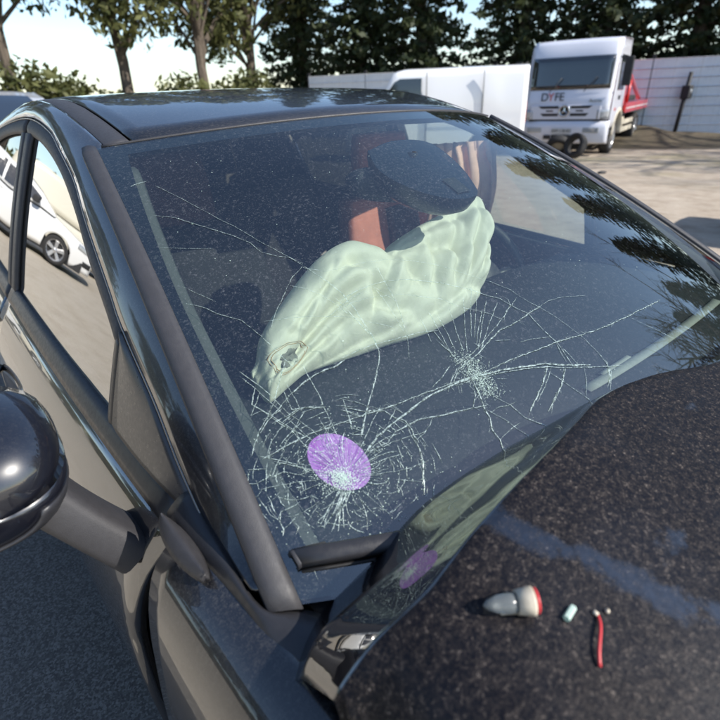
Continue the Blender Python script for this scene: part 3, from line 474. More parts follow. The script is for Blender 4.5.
def build_cracks():
    v, f = [], []; rg = random.Random(3)
    def ribbon(pts, w):
        b = len(v); n = len(pts)
        P = [wind(s, t, .0012) for s, t in pts]
        for i in range(n):
            d = P[min(i+1, n-1)]-P[max(i-1, 0)]; L = np.linalg.norm(d); d = d/L if L > 1e-9 else np.array([1., 0, 0])
            nn = np.array([0, -.45, .89]); sd = np.cross(d, nn); sd /= np.linalg.norm(sd)
            ww = w*(.5+.9*rg.random())*(.35 if i in (0, n-1) else 1)*.5
            v.append(tuple(P[i]+sd*ww)); v.append(tuple(P[i]-sd*ww)); 
        for i in range(n-1):
            a = b+2*i; f.append((a, a+1, a+3, a+2))
    for rec in CRACKS.split(';'):
        q = list(map(int, rec.split())); w = q[0]*1e-4*.78; p = [(q[i]/9999, q[i+1]/9999) for i in range(1, len(q), 2)]
        fine = [p[0]]
        for a, b in zip(p, p[1:]):
            L = np.linalg.norm(wind(*b)-wind(*a)); m = max(1, int(L/.006))
            for k in range(1, m+1):
                u = k/m; j = .0 if k == m else .0007
                fine.append((a[0]+(b[0]-a[0])*u+rg.uniform(-j, j), a[1]+(b[1]-a[1])*u+rg.uniform(-j, j)))
        ribbon(fine, w)
        if w > .0011:                                     # splinters along the wide fractures
            for k in range(1, len(fine)):
                for r in range(2):
                    if rg.random() < .8:
                        s, t = fine[k]; l = rg.uniform(.002, .008)
                        u = np.array(fine[k])-np.array(fine[k-1]); u = u/(np.linalg.norm(u)+1e-9)
                        o = (s+rg.uniform(-.003, .003), t+rg.uniform(-.003, .003)); a = rg.gauss(0, .5)
                        du = np.array([u[0]*math.cos(a)-u[1]*math.sin(a), u[0]*math.sin(a)+u[1]*math.cos(a)])*l*1.3
                        ribbon([o, (o[0]+du[0], o[1]+du[1])], .0006)
    return mesh('crack_network', v, f, 'crack', WS, smooth=False)
tag(build_cracks(), 'white fracture lines webbing the windscreen', None, None, 'stuff')
def build_powder():
    v, f = [], []; rg = random.Random(5)
    def fleck(s, t, r):
        b = len(v); c = wind(s, t, .0018); a0 = rg.uniform(0, 6.3)
        e1 = wind(s+1e-3, t)-wind(s, t); e1 /= np.linalg.norm(e1); e2 = wind(s, t+1e-3)-wind(s, t); e2 -= e1*(e1@e2); e2 /= np.linalg.norm(e2); n = np.cross(e1, e2)
        for k in range(3): v.append(tuple(c+(e1*math.cos(a0+k*2.1)+e2*math.sin(a0+k*2.1))*r*rg.uniform(.6, 1.3)+n*rg.uniform(-.0004, .0006)))
        f.append((b, b+1, b+2))
    for i in range(1100): fleck(rg.gauss(-.866, .012), rg.gauss(.141, .0085), rg.uniform(.0004, .0011))
    for i in range(500): fleck(rg.gauss(-.862, .03), rg.gauss(.150, .025), rg.uniform(.0003, .0008))
    for i in range(420): fleck(rg.gauss(-.525, .016), rg.gauss(.262, .018), rg.uniform(.0004, .001))
    for i in range(360): fleck(rg.gauss(-.527, .012), rg.gauss(.228, .012), rg.uniform(.0004, .0011))
    for i in range(420):
        a = rg.uniform(0, 6.3); r = rg.uniform(.2, 1); fleck(-.866+.16*r*math.cos(a), .145+.115*r*math.sin(a), rg.uniform(.0004, .0012))
    for i in range(260): fleck(rg.uniform(-.95, .6), rg.uniform(.05, .95), rg.uniform(.0005, .0012))
    return mesh('glass_powder', v, f, 'powder', WS, smooth=False)
tag(build_powder(), 'pale crushed glass at the impact points', None, None, 'stuff')
# --- pillars, frames, doors
TT = [1.0, .98, .86, .70, .57, .444, .325, .196, .116, .06, .024]
FY = [1.06, 1.045, .93, .81, .70, .59, .47, .345, .272, .20, .128]
def fo3(y):
    if y >= .255: return np.array([-side(y, fo(y)), y, fo(y)])
    a = np.array([-side(.255, .969), .255, .969]); b = wind(-1.055, .024); u = (.255-y)/(.255-.128)
    return a*(1-u)+b*u+np.array([0, 0, -.006*math.sin(math.pi*u)])
for sg in (-1, 1):
    near = sg < 0
    # grained strip along the glass
    rows = []
    for t in lin(-.005, 1.0, 34):
        w = 1. if t < .97 else .6
        rows.append([wind(-1.0, t, -.002), wind(-1.001, t, .004), wind(-1.012, t, .008), wind(-1.012-.018*w, t, .009), wind(-1.03-.014*w, t, .006), wind(-1.03-.017*w, t, -.004)])
    panel('pillar_trim', rows, 'trim', CAR, sg, (-.3, -.4, .9), .004)
    # painted A pillar running up into the roof side rail: one continuous panel
    tf = np.interp(np.linspace(0, len(TT)-2, 41), range(len(TT)-1), TT[1:]); yf = np.interp(np.linspace(0, len(TT)-2, 41), range(len(TT)-1), FY[1:])
    pairs = [(np.array([-.6015, ya, roofz(.6, ya)-.003]), fo3(yb)) for ya, yb in [(2.78, 2.55), (2.5, 2.42), (2.3, 2.25), (2.1, 2.08), (1.9, 1.9), (1.7, 1.73), (1.55, 1.6), (1.42, 1.48), (1.3, 1.38), (1.2, 1.3), (1.12, 1.235), (1.05, 1.175), (.99, 1.12), (.945, 1.08)]]
    pairs += [(wind(-1.0, t, -.006), fo3(y)) for t, y in zip(tf, yf)]
    rows = []
    for a, b in pairs:
        L = np.linalg.norm(b-a); w = .045+.08*min(1, max(0, (a[1]-.9)/.4))
        row = [a*(1-q)+b*q+np.array([-.68, -.06, .73])*(w*L*(1-(2*q-1)**2) if L > .01 else 0) for q in lin(0, 1, 11)]
        row.append(row[-1]+np.array([.012, .003, -.007])); rows.append(row)
    panel('a_pillar', rows, 'paint', CAR, sg, (-.6, -.1, .8), .006)
    # bright bead along the door opening, over a black seal
    mb = MB(); mb.tube([fo3(y)+np.array([-.001, 0, -.0055]) for y in lin(.15, 2.3, 66)], .0018, 6)
    if sg > 0: mb.v = [(-p[0], p[1], p[2]) for p in mb.v]
    mb.build('opening_bead', 'bead', CAR, True)
    # pale inner pillar liner behind the glass
    rows = [[wind(-.99, t, -.012), wind(-frit_s(t)+.006, t, -.016), wind(-frit_s(t)+.014+.010*(1-t), t, -.024), wind(-frit_s(t)+.018+.012*(1-t), t, -.06)] for t in lin(.05, .93, 26)]
    panel('pillar_liner', rows, 'pillar_cloth', CAR, sg, (.6, -.4, .6), .004)
    # ---------- front door
    D = 'front_door'
    def sx(y, z, off=0.): return np.array([-(side(y, z)+off), y, z])
    def fy0(z): return .305+.32*max(0, .945-z)*(1 if z > .7 else 1)-.25*max(0, .7-z)       # leaning front shut line
    def fy0c(z): return interp(z, [(.2, .33), (.45, .37), (.72, .375), (.85, .34), (.95, .30)])
    def door_skin(ya, yb, n=22):
        rows = []
        for q in lin(0, 1, 26):
            row = []
            for u in lin(0, 1, n):
                zt = belt(1.0); y_ = None
                z = .24+(.946-.24)*q
                y0 = fy0c(z) if ya is None else ya(z); y1 = yb(z); y = y0+(y1-y0)*u
                z2 = .24+(belt(y)-.004-.24)*q
                row.append(sx(y, z2))
            rows.append(row)
        return rows
    rows = door_skin(None, lambda z: 1.435)
    for r in rows:                       # returned front edge
        p = r[0]; r.insert(0, p+np.array([.02, -.002, 0]))
    FD = panel(D, rows, 'paint_clean', CAR, sg, (-1, 0, 0), .012)
    # black window frame
    yy = lin(.58, 1.425, 34)
    rows = []
    for y in yy:
        top = fo(y)-.006; bot = ge(y) if y > .61 else 1.09
        rows.append([sx(y, bot+(top-bot)*q, -.003+.006*math.sin(math.pi*q)) for q in lin(0, 1, 6)]+[sx(y, top, -.02)])
    panel('window_frame', rows, 'trim', FD, sg, (-1, 0, .3), .006)
    rows = [[sx(y, belt(y)+.012+(ge(y)+.006-belt(y)-.012)*q, -.010) for q in lin(-.12, 1, 14)] for y in lin(.588, 1.40, 30)]
    panel('window_glass', rows, 'sideglass_boosted' if near else 'sideglass', FD, sg, (-1, 0, .3), 0)
    rows = [[sx(y, z, o_) for (y, o_) in ((.606, -.008), (.604, .0), (.592, .002), (.580, .001), (.577, -.006))] for z in lin(belt(.59)+.004, 1.105, 12)]
    panel('window_channel', rows, 'trim_dark', FD, sg, (-1, 0, .3), .004)
    # quarter panel ahead of the glass
    def foy(z): return float(np.interp(z, [p[1] for p in FO[:9]], [p[0] for p in FO[:9]]))
    rows = []
    for z in lin(.958, 1.118, 20):
        y1 = foy(z+.004)+.010; y0 = .581; y1 = min(y1, y0-.003)
        rows.append([sx(y0+(y1-y0)*q, z, .001+.005*math.sin(math.pi*q)) for q in lin(0, 1, 10)])
    panel('quarter_panel', rows, 'trim_semi', FD, sg, (-1, 0, .3), .005)
    # belt moulding
    rows = []
    for y in lin(.33, 1.43, 30):
        b = belt(y); rows.append([sx(y, b+.014, -.012), sx(y, b+.013, -.001), sx(y, b+.005, .004), sx(y, b-.010, .004), sx(y, b-.020, .001)])
    panel('belt_moulding', rows, 'trim_dark', FD, sg, (-1, 0, .3), .004)
    mb = MB(); mb.tube([sx(y, .80+.012*(y-1.2), .001+.034*math.sin(math.pi*(y-1.17)/.2)**.6) for y in lin(1.171, 1.369, 14)], .011, 8)
    if sg > 0: mb.v = [(-p[0], p[1], p[2]) for p in mb.v]
    mb.build('door_handle', 'paint_clean', FD, True)
    rows = [[np.array([-(side(y, max(z, .3))-.055), y, z]) for z in lin(.30, belt(y)-.01, 8)] for y in lin(.38, 1.42, 14)]
    panel('door_card', rows, 'dash', FD, sg, (1, 0, 0), .01)
    # ---------- B pillar and rear door
    rows = [[sx(y, z, o_) for z in lin(belt(1.44), ge(1.44)+.005, 14)] for y, o_ in ((1.378, -.008), (1.38, .001), (1.433, .002), (1.4345, -.006), (1.4405, -.006), (1.442, .002), (1.492, .001), (1.494, -.008))]
    panel('b_pillar', rows, 'trim', CAR, sg, (-1, 0, .3), .03)
    def arch(y, c, r=.345, zc=.31):
        d = abs(y-c)
        return zc+math.sqrt(r*r-d*d) if d < r else .24
    rows = []
    for q in lin(0, 1, 22):
        rows.append([sx(y, max(.24, arch(y, 2.10))+(belt(y)-.004-max(.24, arch(y, 2.10)))*q) for y in lin(1.441, 2.12, 26)])
    RD = panel('rear_door', rows, 'paint_clean', CAR, sg, (-1, 0, 0), .012)
    rows = []
    for y in lin(1.455, 2.26, 28):
        top = fo(y)-.006; bot = max(ge(y), belt(y)+.02); rows.append([sx(y, bot+(top-bot)*q, -.003+.006*math.sin(math.pi*q)) for q in lin(0, 1, 5)]+[sx(y, top, -.02)])
    panel('window_frame', rows, 'trim', RD, sg, (-1, 0, .3), .006)
    rows = [[sx(y, belt(y)+.012+(ge(y)+.004-belt(y)-.012)*q, -.010) for q in lin(-.05, 1, 12)] for y in lin(1.48, 2.24, 22)]
    panel('window_glass', rows, 'privacy', RD, sg, (-1, 0, .3), 0)
    rows = []
    for y in lin(1.44, 2.24, 20):
        b = belt(y); rows.append([sx(y, b+.014, -.012), sx(y, b+.013, -.001), sx(y, b+.005, .004), sx(y, b-.010, .004), sx(y, b-.020, .001)])
    panel('belt_moulding', rows, 'trim_dark', RD, sg, (-1, 0, .3), .004)
    rows = [[np.array([-(side(y, max(z, .3))-.055), y, z]) for z in lin(.40, belt(y)-.01, 8)] for y in lin(1.45, 2.2, 10)]
    panel('door_card', rows, 'dash', RD, sg, (1, 0, 0), .01)
    # rear quarter
    rows = []
    for q in lin(0, 1, 26):
        row = []
        for y in lin(2.126, 2.98, 26):
            b = max(.24, arch(y, 2.10)); t = belt(y); top = interp(y, [(2.1, t), (2.24, t), (2.26, fo(2.26)-.006), (2.5, fo(2.5)), (2.62, 1.23), (2.8, 1.08), (2.98, .92)])
            z = b+(top-b)*q; p = sx(y, z); p[0] += .22*max(0, (y-2.7)/.28)**2*.5; row.append(p)
        rows.append(row)
    panel('rear_quarter', rows, 'paint_clean', CAR, sg, (-1, 0, 0), .01)
    rows = []
    for u in lin(0, 1, 10):
        a = np.array([-.575-.01*u, 2.20+.60*u, roofz(.575, 2.20+.60*u)-.015]); b = np.array([-(side(2.2+.7*u, 1.0)-.03)+.05*u*u, 2.20+.74*u, 1.01-.06*u]); rows.append([a*(1-q)+b*q for q in lin(0, 1, 6)])
    panel('c_pillar', rows, 'headliner', CAR, sg, (-1, 0, .3), .01)
    # ---------- front wing
    rows = []
    WING = [(0, .800), (.008, .822), (.022, .843), (.045, .860), (.08, .874), (.14, .886), (.25, .896), (.4, .897), (.6, .88), (.8, .84)]
    def wing_rear(z): return interp(z, [(.2, .20), (.55, .20), (.80, .235), (.92, .272), (.96, .285)])
    for q in lin(0, 1, 24):
        row = []
        for u in lin(0, 1, 40):
            y = .285+(-1.12-.285)*u; a = max(.24, arch(y, -.50)); top = interp(y, [(-1.12, .74), (-.7, .865), (-.3, .918), (.0, .938), (.3, .946)])
            z = a+(top-a)*(1-(1-q)**1.7); y2 = y+(wing_rear(z)-.285)*max(0, 1-u*6)
            p = sx(y2, z); p[0] = -(smooth_interp(top+.004-z, WING)-.020*max(0, (1.2-y2)/.9)**2*.6-.06*max(0, (-.35-y2)/.9)**2)
            row.append(p)
        rows.append(row)
    for k, (dx, dz) in enumerate(((.010, .003), (.020, .004), (.030, -.012))):
        rows.append([p+np.array([dx, 0, dz]) for p in rows[23]])
    FW = panel('front_wing', rows, 'paint', CAR, sg, (-1, 0, 0), .008)
    # oval end cap of the belt line and black corner panel beside the glass
    rows = []
    for u in lin(0, 1, 16):
        y = .302-.118*u; w = .0145*math.sin(math.pi*min(1, u*.92+.06))**.6+.0015
        rows.append([np.array([-.806+.004*u+a*w, y, .962-.010*u+.010*(1-(a)**2)-.004*abs(a)]) for a in lin(-1, 1, 9)])
    panel('belt_end_cap', rows, 'trim', CAR, sg, (0, 0, 1), .006)
    inner = [(-.752, .30, .985), (-.757, .265, .968), (-.764, .20, .958), (-.772, .13, .951), (-.765, .10, .9475), (-.736, .083, .943), (-.715, .05, .940), (-.70, -.02, .935)]
    outer = [(-.797, .315, .957), (-.795, .27, .953), (-.790, .20, .947), (-.787, .15, .944), (-.785, .10, .941), (-.783, .05, .938), (-.781, .0, .934), (-.78, -.06, .928)]
    rows = []
    for u in lin(0, 1, 24):
        a, b = crv(inner, u), crv(outer, u); rows.append([a*(1-q)+b*q+np.array([0, 0, .010*math.sin(math.pi*q)]) for q in lin(0, 1, 8)]+[b+np.array([-.006, 0, -.03])])
    panel('cowl_corner', rows, 'trim_dark', CAR, sg, (0, 0, 1), .006)
    # dark inner structure behind shut lines
    MB().box(-.80 if near else .60, -.60 if near else .80, -.9, .42, .30, .90).build('inner_wing', 'gap', CAR)
    MB().box(-.86 if near else .74, -.74 if near else .86, .2, 2.4, .20, .34).build('sill', 'paint_clean', CAR, bevel=.02)
# --- scuttle, wiper, bonnet
rows = [[wind(s, .0, -.002)+np.array([0, -.16*q-.0, -.012-.05*q*q]) for s in lin(-.985, .985, 40)] for q in lin(-.1, 1, 6)]
panel('scuttle_panel', rows, 'trim_dark', CAR, -1, (0, 0, 1), .006)
def wiper(s0, s1, t0, t1, nm):
    rows = []
    pts = [wind(s0+(s1-s0)*u, t0+(t1-t0)*u) for u in lin(0, 1, 26)]
    mb = MB()
    for i, u in enumerate(lin(0, 1, 26)):
        p = pts[i]; up = np.array([0, -.45, .89]); bk = np.array([0, .89, .45])
        h = .016 if 0 < i < 25 else .012
        rows.append([p+bk*.010+up*.002, p+bk*.0105+up*h, p+bk*.007+up*(h+.003), p-bk*.009+up*(h+.002), p-bk*.012+up*(h-.002), p-bk*.012+up*.002])
    w = panel(nm, rows, 'trim_dark', CAR, -1, (0, -.4, .9), .003)
    panel('end_cap', [[p+np.array([-.004, 0, .0]) for p in rows[0]], rows[0], [p+np.array([.034, -.016, .0012]) for p in rows[0]]], 'trim', w, -1, (-.3, -.3, .9), .004)
    rows = [[wind(s0+(s1-s0)*u, t0+(t1-t0)*u, .003)+np.array([0, -.89, -.45])*o_ for o_ in (.012, .016)] for u in lin(0, 1, 26)]
    panel('rubber_lip', rows, 'rubber', w, -1, (0, -.4, .9), .004)
wiper(-.985, -.12, .050, .045, 'wiper')
wiper(.02, .80, .045, .05, 'wiper')
T0P = [(-0.8, 0.03, 0.885), (-0.77, 0.062, 0.911), (-0.741, 0.074, 0.925), (-0.692, 0.072, 0.945), (-0.639, 0.063, 0.972), (-0.612, 0.063, 0.99), (-0.578, 0.06, 1.009), (-0.541, 0.055, 1.02), (-0.438, 0.052, 1.023), (-0.346, 0.044, 1.024), (-0.236, 0.035, 1.026), (-0.14, 0.02, 1.018), (0, -0.005, 1.0), (0.14, -0.01, 0.982), (0.4, 0.01, 0.965), (0.8, 0.09, 0.93)]
T1P = [(-0.8, 0.0, 0.945), (-0.77, 0.025, 0.968), (-0.749, 0.026, 0.982), (-0.712, 0.018, 0.998), (-0.671, 0.008, 1.018), (-0.639, 0.001, 1.031), (-0.59, -0.002, 1.046), (-0.532, -0.002, 1.053), (-0.452, 0.001, 1.055), (-0.381, 0.004, 1.053), (-0.264, 0.023, 1.04), (-0.14, 0.005, 1.036), (0, -0.024, 1.016), (0.14, -0.03, 0.996), (0.4, -0.012, 0.976), (0.8, 0.075, 0.938)]
T2P = [(-0.8, -0.045, 0.985), (-0.765, -0.045, 1.015), (-0.729, -0.049, 1.042), (-0.7, -0.056, 1.055), (-0.666, -0.055, 1.065), (-0.632, -0.049, 1.073), (-0.59, -0.045, 1.08), (-0.534, -0.039, 1.085), (-0.478, -0.032, 1.085), (-0.407, -0.021, 1.081), (-0.282, -0.001, 1.07), (-0.14, -0.012, 1.054), (0, -0.042, 1.032), (0.14, -0.05, 1.008), (0.4, -0.03, 0.985), (0.8, 0.06, 0.945)]
def tp(T, x):
    xs = [x+o_ for o_ in (-.03, -.02, -.01, 0., .01, .02, .03)]; ws = (.06, .12, .2, .24, .2, .12, .06)
    return np.array([x, sum(w*smooth_interp(q, [(p[0], p[1]) for p in T]) for q, w in zip(xs, ws)), sum(w*smooth_interp(q, [(p[0], p[2]) for p in T]) for q, w in zip(xs, ws))])
_tc = {}
def hood_pt(x, v):
    """v<0: rolled rear lip (-1 edge, -.5 crease, 0 crest); v>0: forward over the panel"""
    if x not in _tc: _tc[x] = (tp(T0P, x), tp(T1P, x), tp(T2P, x))
    e0, e1, e2 = _tc[x]
    if v <= 0:
        u = -v*2
        p = e2+(e1-e2)*u if u < 1 else e1+(e0-e1)*(u-1)
        k = u % 1.0 if u < 2 else 1.
        z = p[2]+.0012*math.sin(math.pi*k)+.0010*math.exp(-((u-1)/.07)**2)+.00022*math.sin(x*75+u*4)+.00016*math.sin(x*140-u*7)
        return np.array([x, p[1], z])
    yf = -1.12+.05*(x/.75)**2; y = e2[1]+(yf-e2[1])*v
    zf = .79-.04*(x/.75)**2
    z = e2[2]+(zf-e2[2])*(v**1.08)+.012*math.sin(math.pi*v)+.010*(math.sin(4.2*x+2.2*v)*math.sin(math.pi*min(1, v*1.5)))+.05*math.exp(-((v-.62)/.13)**2)*(.6+.4*math.cos(3*x))
    z += .035*max(0, (-.58-x)/.2)**1.0*min(1, v*6)*max(0, 1-v*2)
    z -= .03*max(0, (abs(x)-.70)/.08)**2
    return np.array([x, y, z])
vs = [-1, -.93, -.85, -.76, -.68, -.60, -.54, -.49, -.45, -.41, -.36, -.28, -.2, -.12, -.05, 0., .012, .024, .036, .05, .065, .08]+lin(.10, .3, 14)+lin(.32, 1, 22)
xsH = lin(-.785, -.2, 64)+lin(-.18, .785, 42)
HOOD = panel('bonnet', [[hood_pt(x, v_) for x in xsH] for v_ in vs], 'hood', CAR, -1, (0, 0, 1), .006)
SKY_BAND = [(-.70, .03), (-.60, -.003), (-.594, -.037), (-.583, -.076), (-.563, -.106), (-.546, -.136), (-.539, -.168), (-.524, -.195), (-.47, -.26), (-.36, -.33)]  # centre line of the sky reflection, painted in by thinning the dust
def sky_band_and_lip(x, y, v_):
    if v_ <= -.02: return 2.
    best = 9.
    for a, b in zip(SKY_BAND, SKY_BAND[1:]):
        a, b, p = np.array(a), np.array(b), np.array((x, y)); t = min(1, max(0, (p-a)@(b-a)/((b-a)@(b-a)))); best = min(best, np.linalg.norm(p-a-(b-a)*t))
    w = max(0, 1-best/.034)*.78
    w = max(w, .66*max(0, 1-math.hypot((x+.47)/.06, (y+.165)/.035)), .62*max(0, 1-math.hypot((x+.19)/.04, (y+.085)/.022)))  # two smaller sky-reflection patches in the same mask
    return w
at_ = HOOD.data.attributes.new('sky_band_and_lip', 'FLOAT', 'POINT')
at_.data.foreach_set('value', [sky_band_and_lip(*hood_pt(x, v_)[:2], v_) for v_ in vs for x in xsH])
HOOD['label'] = 'buckled dusty bonnet raised over the scuttle'
# --- door mirrors
def door_mirror(sg):
    MR = None
    c = np.array([-.992, .425, 1.035]); rows = []
    # housing: rings along y (front, domed) to back rim
    for u in lin(0, 1, 15):
        th = u*math.pi/2*1.0
        ry = math.cos(th); k = math.sin(th)**.62
        row = []
        for j in range(29):
            a = 2*math.pi*j/28
            ca, sa = math.cos(a), math.sin(a)
            ex = abs(ca)**.72*(1 if ca > 0 else -1); ez = abs(sa)**.78*(1 if sa > 0 else -1)
            x = c[0]+.118*k*ex+.012*ry; z = c[2]+(.094 if ez > 0 else .078)*k*ez+.010*ex*k
            row.append((x, c[1]+.075-.165*ry-.010*ex*k, z))
        rows.append(row)
    MR = panel('door_mirror', rows, 'paint_cap', CAR, sg, (0, -1, .4), .004)
    # lower black shell: the housing's bottom third, proud by 2 mm
    low = []
    for r in rows[3:]:
        low.append([np.array(r[j])+np.array([0, -.003, -.0035]) for j in range(16, 28)])
    panel('lower_shell', low, 'trim_dark', MR, sg, (0, -.4, -1), .004)
    rim = [[np.array(p)+np.array([0, 0, 0]) for p in rows[-1]], [c+(np.array(p)-c)*np.array([.93, 1, .93])+np.array([0, .012, 0]) for p in rows[-1]], [c+(np.array(p)-c)*np.array([.90, 1, .90])+np.array([0, .004, 0]) for p in rows[-1]]]
    panel('rim', rim, 'trim', MR, sg, (0, 1, 0), .003)
    gl = [[c+(np.array(p)-c)*np.array([k_, 1, k_])+np.array([0, .003, 0]) for p in rows[-1]] for k_ in (.91, .5, .02)]
    panel('mirror_glass', gl, 'chrome', MR, sg, (0, 1, 0), .003)
    # arm
    arm = []
    A0, A1, A2 = np.array([-.925, .425, 1.005]), np.array([-.893, .410, .945]), np.array([-.838, .398, .862])
    for u in lin(0, 1, 14):
        p = (1-u)**2*A0+2*u*(1-u)*A1+u*u*A2; rx, ry = .024+.008*(1-u)+.008*u*u, .034+.008*(1-u)+.012*u*u
        d = 2*(1-u)*(A1-A0)+2*u*(A2-A1); d /= np.linalg.norm(d); e1 = np.array([0, 1, 0.]); e1 -= d*(d@e1); e1 /= np.linalg.norm(e1); e2 = np.cross(d, e1)
        arm.append([p+e1*ry*math.copysign(abs(math.cos(a))**.55, math.cos(a))+e2*rx*math.copysign(abs(math.sin(a))**.55, math.sin(a)) for a in [2*math.pi*j/20 for j in range(21)]])
    panel('mirror_arm', arm, 'trim', MR, sg, (-1, -.3, .3), 0)
    return MR
door_mirror(-1)          # the driver-side mirror has been torn off
# --- interior
rows = []
for u in lin(0, 1, 22):
    row = []
    for x in lin(-.72, .72, 41):
        s = x/.74; yb = wind(s, .02)[1]+.02; y = yb+(.66-yb)*u
        z = wind(s, .02)[2]-.012+.035*math.sin(math.pi*min(1, u*.9))-.02*u
        hump = .045*math.exp(-((x-.38)/.17)**2)*math.exp(-((u-.75)/.22)**2)
        row.append((x, y, z+hump))
    rows.append(row)
rows.append([(p[0], p[1]+.03, p[2]-.03) for p in rows[-1]]); rows.append([(p[0], p[1]+.04, p[2]-.16) for p in rows[-2]]); rows.append([(p[0], p[1]-.1, .45) for p in rows[-1]])
DASH = panel('dashboard', rows, 'dash', CAR, -1, (0, 0, 1), .01)
def dash_z(x, y):
    s = x/.74; yb = wind(s, .02)[1]+.02; u = min(1, max(0, (y-yb)/(.66-yb)))
    return wind(s, .02)[2]-.012+.035*math.sin(math.pi*min(1, u*.9))-.02*u+.045*math.exp(-((x-.38)/.17)**2)*math.exp(-((u-.75)/.22)**2)
# pale strip across the dash, and vents
rows = [[(x, y+.10*(x-.15)**2, dash_z(x, y)+.006) for y in lin(.092, .112, 3)] for x in lin(-.10, .55, 20)]
panel('dash_strip', rows, 'liner', DASH, -1, (0, 0, 1), .003)
rows = [[(x, y, dash_z(x, y)+.006) for y in (.112, .122)] for x in lin(-.03, .08, 6)]
panel('dash_strip', rows, 'liner', DASH, -1, (0, 0, 1), .003)
for i in range(7):
    q = i/6; MB().box(-.011, .011, -.0012, .0012, 0, .004).build('vent_slat', 'dash_light', DASH).location = (-.535-.012*q, .70-.16*q, dash_z(-.54, .60)+.014)
# steering wheel
def steering():
    c = Vector((.375, .70, .918)); ax = Vector((0, .86, -.5)).normalized(); e1 = Vector((1, 0, 0)); e2 = ax.cross(e1)
    mb = MB(); mb.tube([c+(e1*math.cos(2*math.pi*k/36)+e2*math.sin(2*math.pi*k/36))*.183 for k in range(37)], .0155, 10, False)
    w = mb.build('steering_wheel', 'trim_dark', CAR, True)
    for a in (0, math.pi, -math.pi/2):
        MB().tube([c-ax*-.02+(e1*math.cos(a)+e2*math.sin(a))*r for r in (.05, .178)], .016, 8).build('spoke', 'trim_dark', w, True)
    MB().tube([c+ax*.05, c, c-ax*.02], [.06, .07, .05], 16).build('wheel_hub', 'trim', w, True)
steering()
# seats
def seat(cx, name, lab, m1, m2, m3):
    def body(hw, y0, z0, z1, th, lean, taper, bulge):
        rows = []
        for u in lin(0, 1, 14):
            z = z0+(z1-z0)*u; w = hw*(1-taper*u**3); row = []
            for j in range(25):
                a = 2*math.pi*j/24; ca, sa = math.cos(a), math.sin(a)
                x = cx+w*math.copysign(abs(ca)**.45, ca); y = y0+lean*u+th*math.copysign(abs(sa)**.6, sa)*(1-.35*u)+.02*bulge*(abs(ca)**4 if sa < 0 else 0)*-1
                row.append((x, y, z))
            rows.append(row)
        rows.insert(0, [(cx, y0, z0)]*25); rows.append([(cx, y0+lean, z1+.004)]*25)
        return rows
    BK = panel(name, body(.255, 1.06, .50, 1.125, .085, .12, .18, 1.), m1, CAR, -1, (0, -1, 0), 0)
    ins = body(.075, .995, .55, 1.09, .05, .12, .1, 0.); panel('seat_insert', ins, m2, BK, -1, (0, -1, 0), 0)
    panel('headrest', [[np.array(p) for p in r] for r in body(.125, 1.205, 1.145, 1.325, .05, .02, .12, 0.)], m3, BK, -1, (0, -1, 0), 0)
    for sx_ in (-.05, .05): MB().tube([(cx+sx_, 1.19, 1.10), (cx+sx_, 1.20, 1.17)], .006, 8).build('headrest_post', 'chrome', BK, True)
    rows = []
    for u in lin(0, 1, 10):
        rows.append([(cx+.25*x, .62+.46*u, .50+.05*math.cos(u*2.2)+.03*abs(x)**3) for x in lin(-1, 1, 13)])
    panel('seat_cushion', rows, m2, BK, -1, (0, 0, 1), .14)
    BK['label'] = lab
seat(.395, 'front_seat', 'salmon driver seat with grey insert', 'salmon', 'seat_grey', 'salmon')
seat(-.395, 'front_seat', 'charcoal passenger seat with dark red headrest', 'seat_dark', 'seat_dark', 'seat_wine')
MB().box(-.62, .62, 1.95, 2.12, .45, 1.10).build('rear_bench', 'seat_dark', CAR, bevel=.05)
MB().box(-.78, .78, -.1, 2.95, .24, .30).build('floor_pan', 'gap', CAR)
MB().box(-.70, .70, -.02, .08, .30, .90).build('firewall', 'gap', CAR)
MB().box(-.09, .09, .70, 1.5, .30, .62).build('centre_console', 'dash', CAR, bevel=.03)
